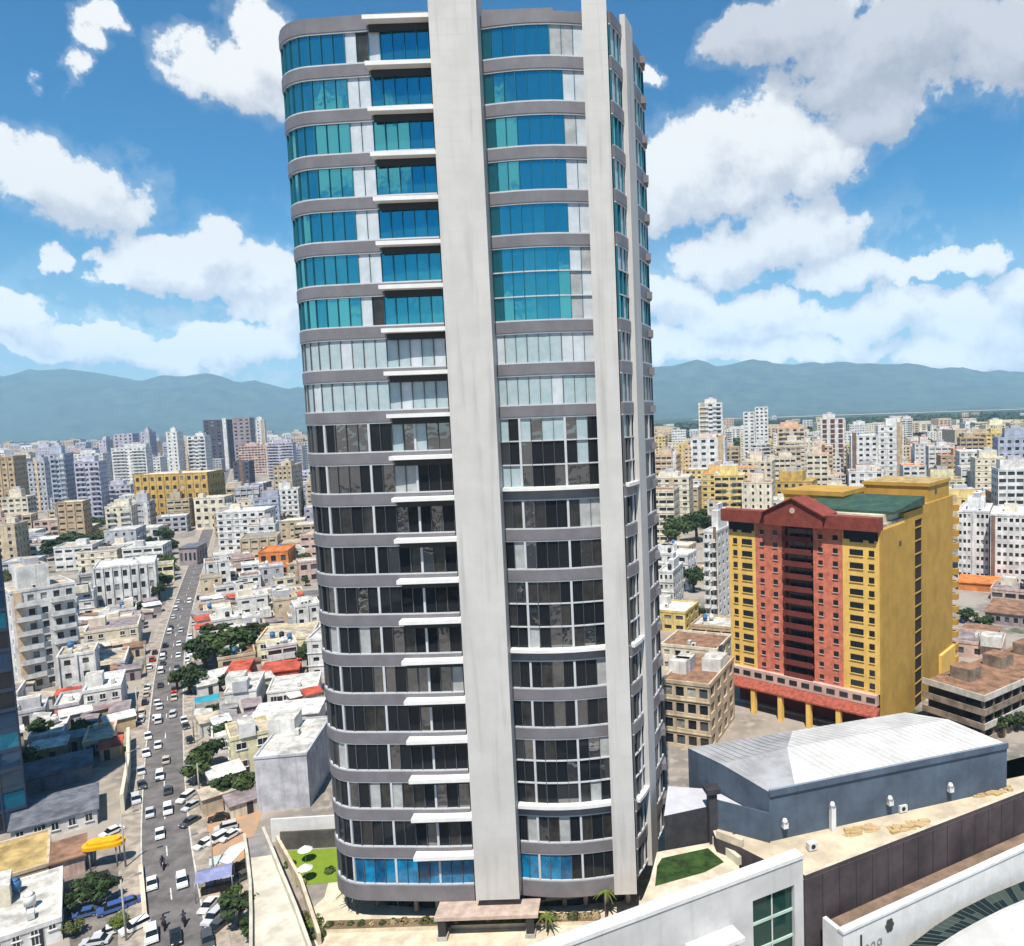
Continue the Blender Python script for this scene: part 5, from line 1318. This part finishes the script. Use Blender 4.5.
def far_woods():
    r = random.Random(32); mb = MB()
    n = 0
    def clump(x, Y, s, M):
        for k in range(9):
            v = Vector((r.gauss(0, 1), r.gauss(0, 1), abs(r.gauss(0, .7)))).normalized(); p = Vector((x, Y, 0)) + Vector((v.x * s, v.y * s, v.z * s * .8))
            a = v.orthogonal().normalized(); b = v.cross(a); w = s * r.uniform(.35, .6); mb.face([p - a * w - b * w, p + a * w - b * w, p + a * w * .6 + b * w, p - a * w * .6 + b * w], M)
    while n < 5200:
        right = r.random() < .62
        Y = r.uniform(1180, 3400) if right else r.uniform(1500, 4200); x = (r.uniform(.0, .75) if right else r.uniform(-1.0, -.3)) * Y
        clump(x, Y, r.uniform(6, 15), LEAFS[r.choice((0, 0, 1))]); n += 1
    for i in range(700):
        Y = r.uniform(300, 1700); x = r.uniform(-.95, .6) * Y
        if taken(x, Y, 5): continue
        clump(x, Y, r.uniform(3, 7), LEAFS[r.choice((0, 1, 2))])
    o = mb.build('distant_woods'); kind(o, 'stuff'); o['label'] = 'dark wooded plain beyond the town'
far_woods()
# airfield strip
pav('far_airfield', [(500, 5200), (3600, 4700), (3700, 4950), (560, 5500)], 1.0, mat('far concrete', (.60, .58, .55), noise=.3, scale=.01))

# ------------------------------------------------------------------ vehicles
CARP = {'white': (.78, .78, .77), 'silver': (.50, .51, .53), 'black': (.015, .015, .018), 'dark grey': (.07, .07, .075), 'red': (.40, .03, .02), 'blue': (.05, .10, .28), 'beige': (.55, .47, .36)}
TYRE = mat('tyre', (.015, .015, .015), noise=0); LAMPM = mat('lamp lens', (.75, .74, .70), rough=.2, noise=0); TAIL = mat('tail lamp', (.35, .01, .01), rough=.3, noise=0)
CGL = glassmat('car glass', (.012, .015, .018), 0, .05)
wm = MB(); wm.tube((0, -.11, 0), (0, .11, 0), .32, .32, TYRE, 14); wm.tube((0, -.125, 0), (0, -.111, 0), .19, .19, STEEL, 10); wm.tube((0, .111, 0), (0, .125, 0), .19, .19, STEEL, 10); WHEEL = wm.mesh('wheel')
def car_proto(shape, color):
    M = mat('car ' + color, CARP[color], rough=.3, noise=0, spec=.6)
    Ln, Wd = {'sedan': (4.4, 1.75), 'suv': (4.5, 1.85), 'van': (4.9, 1.9), 'pickup': (5.1, 1.85)}[shape]
    T = bpy.data.objects.new('parked_car' if shape != 'van' else 'van', None); C.objects.link(T)
    prof = {'sedan': [(-.5, .35), (-.49, .68), (-.30, .80), (.30, .86), (.5, .80), (.5, .35)], 'suv': [(-.5, .4), (-.49, .85), (-.28, .98), (.5, 1.02), (.5, .4)], 'van': [(-.5, .4), (-.49, .95), (-.36, 1.08), (.5, 1.1), (.5, .4)],
            'pickup': [(-.5, .42), (-.49, .88), (-.26, .98), (.5, .98), (.5, .42)]}[shape]
    cab = {'sedan': [(-.26, .80), (-.10, 1.38), (.22, 1.40), (.38, .84)], 'suv': [(-.26, .97), (-.12, 1.62), (.44, 1.64), (.49, 1.01)], 'van': [(-.36, 1.07), (-.24, 1.82), (.47, 1.88), (.495, 1.09)], 'pickup': [(-.24, .97), (-.12, 1.60), (.10, 1.60), (.15, .97)]}[shape]
    def ext(pts, w0, w1, M, roof=None):
        mb = MB(); zlo = min(z for _, z in pts); zhi = max(z for _, z in pts)
        def pt(x, z, s): t = (z - zlo) / (zhi - zlo); return (x * Ln, s * (w0 + (w1 - w0) * t) / 2, z)
        a = [pt(x, z, -1) for x, z in pts]; b = [pt(x, z, 1) for x, z in pts]; n = len(pts)
        mb.face(a[::-1] if False else a, M); mb.face(b[::-1], M)
        for i in range(n):
            j = (i + 1) % n; top = roof and i == 1
            mb.face([a[j], a[i], b[i], b[j]], roof if top else M)
        return mb
    ext(prof, Wd, Wd * .95, M).build('body', T)
    c = ext(cab, Wd * .93, Wd * .76, CGL, M).build('cabin', T)
    mb = MB()
    (x0, z0), (x1, z1), (x2, z2), (x3, z3) = cab
    for s in (-1, 1):
        y = s * Wd * .76 / 2
        mb.box(x1 * Ln - .04, x2 * Ln + .04, y - .05, y + .05, z1 - .05, z1 + .03, M)
    mb.box(x1 * Ln - .05, x2 * Ln + .05, -Wd * .36, Wd * .36, z1 + .012, max(z1, z2) + .035, M); mb.build('roof', c)
    if shape == 'pickup':
        mb = MB(); mb.box(.18 * Ln, .49 * Ln, -Wd * .42, Wd * .42, .985, 1.0, BLACKP); mb.build('cargo_bed', T)
    for sx in (-.32, .31):
        for s in (-1, 1): place('wheel', WHEEL, T, (sx * Ln, s * (Wd / 2 - .10), .32))
    for s in (-1, 1):
        mb = MB(); mb.box(-.502 * Ln, -.48 * Ln, s * Wd * .34 - .18, s * Wd * .34 + .18, .60, .74, LAMPM); mb.build('headlight', T)
        mb = MB(); mb.box(.488 * Ln, .503 * Ln, s * Wd * .38 - .12, s * Wd * .38 + .12, .62, .78, TAIL); mb.build('tail_light', T)
    T['category'] = 'car' if shape != 'van' else 'van'
    return T
PROTO = {}
def car(shape, color, x, y, rz, label, group, z=.02):
    k = (shape, color)
    if k not in PROTO:
        PROTO[k] = car_proto(shape, color); o = PROTO[k]; o.location = (x, y, z); o.rotation_euler.z = rz; LAB.append(o)
    else: o = copy_tree(PROTO[k], (x, y, z), rz)
    o.scale = (.71, .71, .71); o['label'] = label; o['group'] = group; o.name = {'van': 'van', 'pickup': 'pickup_truck'}.get(shape, 'car'); return o
def car_px(shape, color, px, label, group, along=True, rz=0.0, flip=False, off=0.0):
    g = G(*px); rz_ = rz
    if along:
        p, d = road_at(px[1]); rz_ = atan2(d.y, d.x) + (pi if flip else 0) + off
    FOOT.append((g.x, g.y, 1.5)); return car(shape, color, g.x, g.y, rz_, label, group)
TR = 'cars in the traffic on the avenue'
for s, c, px, fl, lb in (('sedan', 'white', (152, 886), 0, 'white sedan beside the white van in the lower avenue'), ('suv', 'white', (182, 884), 0, 'white suv on the right lane of the lower avenue'), ('sedan', 'white', (160, 836), 0, 'white sedan alone in the middle of the avenue'),
                         ('sedan', 'silver', (150, 815), 0, 'silver car in the left lane beside a white one'), ('suv', 'white', (168, 812), 0, 'white suv right of the silver car'), ('sedan', 'dark grey', (168, 792), 1, 'dark grey car in front of the white suv'),
                         ('suv', 'white', (160, 778), 0, 'white suv level with the boundary wall'), ('sedan', 'beige', (166, 762), 1, 'beige car in the right lane'), ('sedan', 'white', (158, 747), 0, 'white car at the bend of the avenue'),
                         ('sedan', 'black', (176, 940), 0, 'black car at the lower picture edge on the avenue'), ('suv', 'white', (152, 938), 0, 'white suv at the lower picture edge by the kerb wall'), ('suv', 'dark grey', (208, 944), 0, 'dark grey suv at the lower edge right of the avenue')):
    car_px(s, c, px, lb, TR, flip=bool(fl))
PK = 'cars parked along the avenue'
for s, c, px, lb in (('suv', 'silver', (136, 802), 'silver suv parked beside the boundary wall'), ('sedan', 'dark grey', (142, 787), 'dark grey car parked behind the silver suv'), ('sedan', 'silver', (141, 773), 'silver sedan parked at the boundary wall'), ('pickup', 'white', (146, 755), 'white pickup parked at an angle by the wall'),
                     ('sedan', 'white', (148, 738), 'white car parked before the bend'), ('sedan', 'black', (190, 742), 'black car parked right of the avenue near the green trees'), ('sedan', 'dark grey', (186, 728), 'dark grey car parked behind the black one'), ('sedan', 'white', (184, 722), 'white car parked opposite the red awning')):
    car_px(s, c, px, lb, PK, off=.1)
LOT = 'cars parked on the dirt lot'
for s, c, px, rz, lb in (('sedan', 'white', (205, 846), 1.1, 'white car on the dirt lot, nearest the avenue'), ('suv', 'white', (217, 842), 1.1, 'white suv in the middle of the lot row'), ('sedan', 'white', (230, 838), 1.1, 'white car at the ramp end of the lot row'), ('suv', 'silver', (226, 830), .5, 'silver suv behind the lot row'), ('sedan', 'black', (219, 820), .4, 'black car in front of the trees on the dirt lot'),
                         ('sedan', 'dark grey', (190, 824), 1.2, 'dark grey car at the avenue side of the dirt lot'), ('sedan', 'silver', (192, 808), 1.2, 'silver car behind the dark grey one by the lot'), ('suv', 'white', (186, 800), 1.4, 'white suv at the far corner of the dirt lot'), ('sedan', 'dark grey', (243, 879), .9, 'dark grey car beside the ramp under the awning'),
                         ('sedan', 'white', (209, 908), 1.5, 'white car parked below the tarpaulin stall'), ('suv', 'silver', (214, 920), 1.4, 'silver suv parked below the white car'), ('sedan', 'dark grey', (217, 930), 1.3, 'dark grey car at the end of the pavement row')):
    car_px(s, c, px, lb, LOT, along=False, rz=rz)
CP = 'cars in the small car park left of the avenue'
for s, c, px, rz, lb in (('sedan', 'black', (108, 886), .5, 'black car under the dark tree by the yellow canopy'), ('suv', 'black', (96, 883), .5, 'black suv next to the black car by the canopy'), ('sedan', 'blue', (127, 906), .7, 'blue car in the car park nearest the avenue'), ('suv', 'blue', (112, 912), .6, 'blue suv beside the blue car in the car park'), ('sedan', 'blue', (86, 916), .4, 'blue car at the left of the car park'), ('sedan', 'white', (110, 934), .6, 'white car at the lower car park'), ('suv', 'white', (135, 930), .9, 'white suv nearest the kerb wall in the car park'), ('sedan', 'silver', (96, 944), .2, 'silver car at the lower picture edge in the car park'), ('sedan', 'white', (112, 834), 1.0, 'white car between slate hall and avenue')):
    car_px(s, c, px, lb, CP, along=False, rz=rz)
# jam on the upper avenue
r2 = random.Random(9); cnt = 0
for y in range(604, 724, 7):
    p, d = road_at(y); n = Vector((d.y, -d.x))
    for lane in (-4.3, -1.65, 1.4, 4.1):
        if r2.random() > .62 or (lane == -4.3 and y < 640): continue
        q = p + n * (lane + r2.uniform(-.3, .3)) + d * r2.uniform(-1.5, 1.5); c = r2.choice(('white', 'white', 'white', 'silver', 'dark grey', 'red', 'black', 'beige')); s = r2.choice(('sedan', 'suv', 'sedan', 'van'))
        if s == 'van' and c not in ('white', 'silver'): s = 'sedan'
        car(s, c, q.x, q.y, atan2(d.y, d.x) + (pi if lane < 0 else 0), f'{c} {"car" if s == "sedan" else s} in the jam on the upper avenue', 'vehicles in the jam on the upper avenue', .02 if abs(lane) < 4 else .15); cnt += 1
# motorcycles with riders
def moto(px, label, plabel, flip):
    g = G(*px); p, d = road_at(px[1]); rz = atan2(d.y, d.x) + (pi if flip else 0)
    T = thing('motorcycle', label, 'motorcycle', (g.x, g.y, .02), rz, 'motorcycles on the avenue')
    for x in (-.62, .62): mb = MB(); mb.tube((x, -.06, .3), (x, .06, .3), .3, .3, TYRE, 14); mb.build('wheel', T)
    mb = MB(); mb.box(-.5, .35, -.13, .13, .42, .72, mat('moto red', (.25, .02, .02), noise=0)); mb.tube((.6, 0, .3), (.42, 0, .98), .04, .04, STEEL, 6); mb.build('frame', T)
    mb = MB(); mb.box(-.6, .1, -.14, .14, .725, .82, BLACKP); mb.build('seat', T)
    mb = MB(); mb.tube((.42, -.34, 1.0), (.42, .34, 1.0), .025, .025, DARKM, 6); mb.build('handlebar', T)
    # rider: one skinned body
    V = [(-.2, 0, .86), (-.16, 0, 1.12), (-.08, 0, 1.38), (-.03, 0, 1.52), (-.02, 0, 1.66), (-.2, .12, .84), (.18, .19, .74), (.05, .2, .34), (.2, .2, .28), (-.2, -.12, .84), (.18, -.19, .74), (.05, -.2, .34), (.2, -.2, .28),
         (-.08, .2, 1.38), (.1, .3, 1.14), (.38, .29, 1.03), (-.08, -.2, 1.38), (.1, -.3, 1.14), (.38, -.29, 1.03)]
    E = [(0, 1), (1, 2), (2, 3), (3, 4), (0, 5), (5, 6), (6, 7), (7, 8), (0, 9), (9, 10), (10, 11), (11, 12), (2, 13), (13, 14), (14, 15), (2, 16), (16, 17), (17, 18)]
    Rr = [.15, .15, .16, .06, .11, .1, .085, .055, .05, .1, .085, .055, .05, .075, .055, .04, .075, .055, .04]
    me = bpy.data.meshes.new('person'); me.from_pydata(V, E, []); me.update()
    o = bpy.data.objects.new('person', me); C.objects.link(o); md = o.modifiers.new('skin', 'SKIN'); o.modifiers.new('sub', 'SUBSURF').levels = 1; o.modifiers['sub'].render_levels = 1
    sk = (me.skin_vertices[0] if len(me.skin_vertices) else me.skin_vertices.new()).data
    for i, q in enumerate(sk): q.radius = (Rr[i], Rr[i])
    sk[0].use_root = True
    me.materials.append(mat('rider dark clothes', (.04, .04, .06), noise=0)); o.location = (g.x, g.y, .02); o.rotation_euler.z = rz
    tag(o, plabel, 'person', 'riders on the avenue')
    mb = MB(); mb.tube((-.02, 0, 1.62), (-.02, 0, 1.80), .135, .08, DARKM, 10); mb.build('helmet', o)
moto((163, 868), 'small motorcycle ahead of the white sedan and suv', 'rider in dark clothes ahead of the white sedan and suv', 1)
moto((164, 928), 'motorcycle close behind the black car at the lower edge', 'rider in dark clothes behind the black car', 0)
moto((184, 924), 'motorcycle on the right lane near the lower edge', 'rider in dark clothes on the right lane near the lower edge', 0)
# street poles
PM = MB(); PM.tube((0, 0, 0), (0, 0, 7.5), .13, .09, CONC, 8); POLE = PM.mesh('pole')
PA = MB(); PA.tube((0, 0, 7.2), (1.6, 0, 7.6), .05, .04, STEEL, 6); ARM = PA.mesh('arm')
PL = MB(); PL.box(1.4, 2.1, -.14, .14, 7.52, 7.68, STEEL); LMP = PL.mesh('lamp_head')
k = 0
for y in (925, 890, 858, 828, 790, 752, 722, 694, 668, 646):
    p, d = road_at(y); n = Vector((d.y, -d.x)); s_ = 1 if k % 2 else -1; q = p + n * (s_ * 4.9); k += 1
    T = thing('street_lamp', f'grey street lamp on the {"right" if s_ > 0 else "left"} pavement of the avenue', 'street lamp', (q.x, q.y, .14), atan2(-n.y * s_, -n.x * s_), 'street lamps along the avenue')
    place('pole', POLE, T); place('arm', ARM, T); place('lamp_head', LMP, T)

# ------------------------------------------------------------------ labels that single out
def finish_labels():
    bpy.context.view_layer.update()
    marks = [('the glass tower', 470, 600), ('the yellow hotel', 830, 600), ('the blue tower', 12, 700), ('the avenue', 162, 740), ('the long ochre block', 184, 500), ('the dark grey towers', 232, 445), ('the tan tower', 15, 490), ('the white slab left of the hotel', 722, 580),
             ('the peach tower', 712, 430), ('the twin towers', 757, 430), ('the green roof', 870, 500), ('the white blocks right of the hotel', 990, 550), ('the blue edge block', 1012, 470), ('the orange house', 278, 565), ('the grey warehouse', 296, 780), ('the grove', 226, 645), ('the white office', 128, 590), ('the cream house', 114, 640), ('the tall white slab', 44, 640), ('the orange roof', 985, 585), ('the slate hall', 880, 760)]
    pos = {o: P(o.matrix_world.translation) for o in LAB}
    for T in FILL:
        px, py = pos[T]; b = min(marks, key=lambda q: (q[1] - px) ** 2 + ((q[2] - py) * 1.4) ** 2); dx, dy = px - b[1], py - b[2]
        rel = ('right of ' if dx > 0 else 'left of ') if abs(dx) > abs(dy) * 1.2 else ('behind ' if dy < 0 else 'in front of ')
        T['label'] = T['label'] + ' ' + rel + b[0]
    ordn = ['', 'second', 'third', 'fourth', 'fifth', 'sixth', 'seventh', 'eighth', 'ninth', 'tenth', 'eleventh', 'twelfth']
    by = {}
    for o in LAB: by.setdefault(o['label'], []).append(o)
    for T in FILL:
        if len(T['label'].replace(',', '').split()) > 13:
            i, j = T['label'].index(' with '), T['label'].index(' roof') + 5; T['label'] = T['label'][:i] + T['label'][j:]
    by = {}
    for o in LAB: by.setdefault(o['label'], []).append(o)
    for l, os_ in by.items():
        if len(os_) < 2: continue
        os_.sort(key=lambda o: pos[o][0])
        n = len(os_)
        for i, o in enumerate(os_):
            if n == 2: t = ('left one' if i == 0 else 'right one')
            elif i == 0: t = 'leftmost'
            elif i == n - 1: t = 'rightmost'
            elif i < 12 and i <= n / 2: t = ordn[i] + ' from left'
            elif n - 1 - i < 12: t = ordn[n - 1 - i] + ' from right'
            else: t = None
            if t: o['label'] = l + ', ' + t
finish_labels()
print('objects', len(bpy.data.objects), 'things', len(LAB))
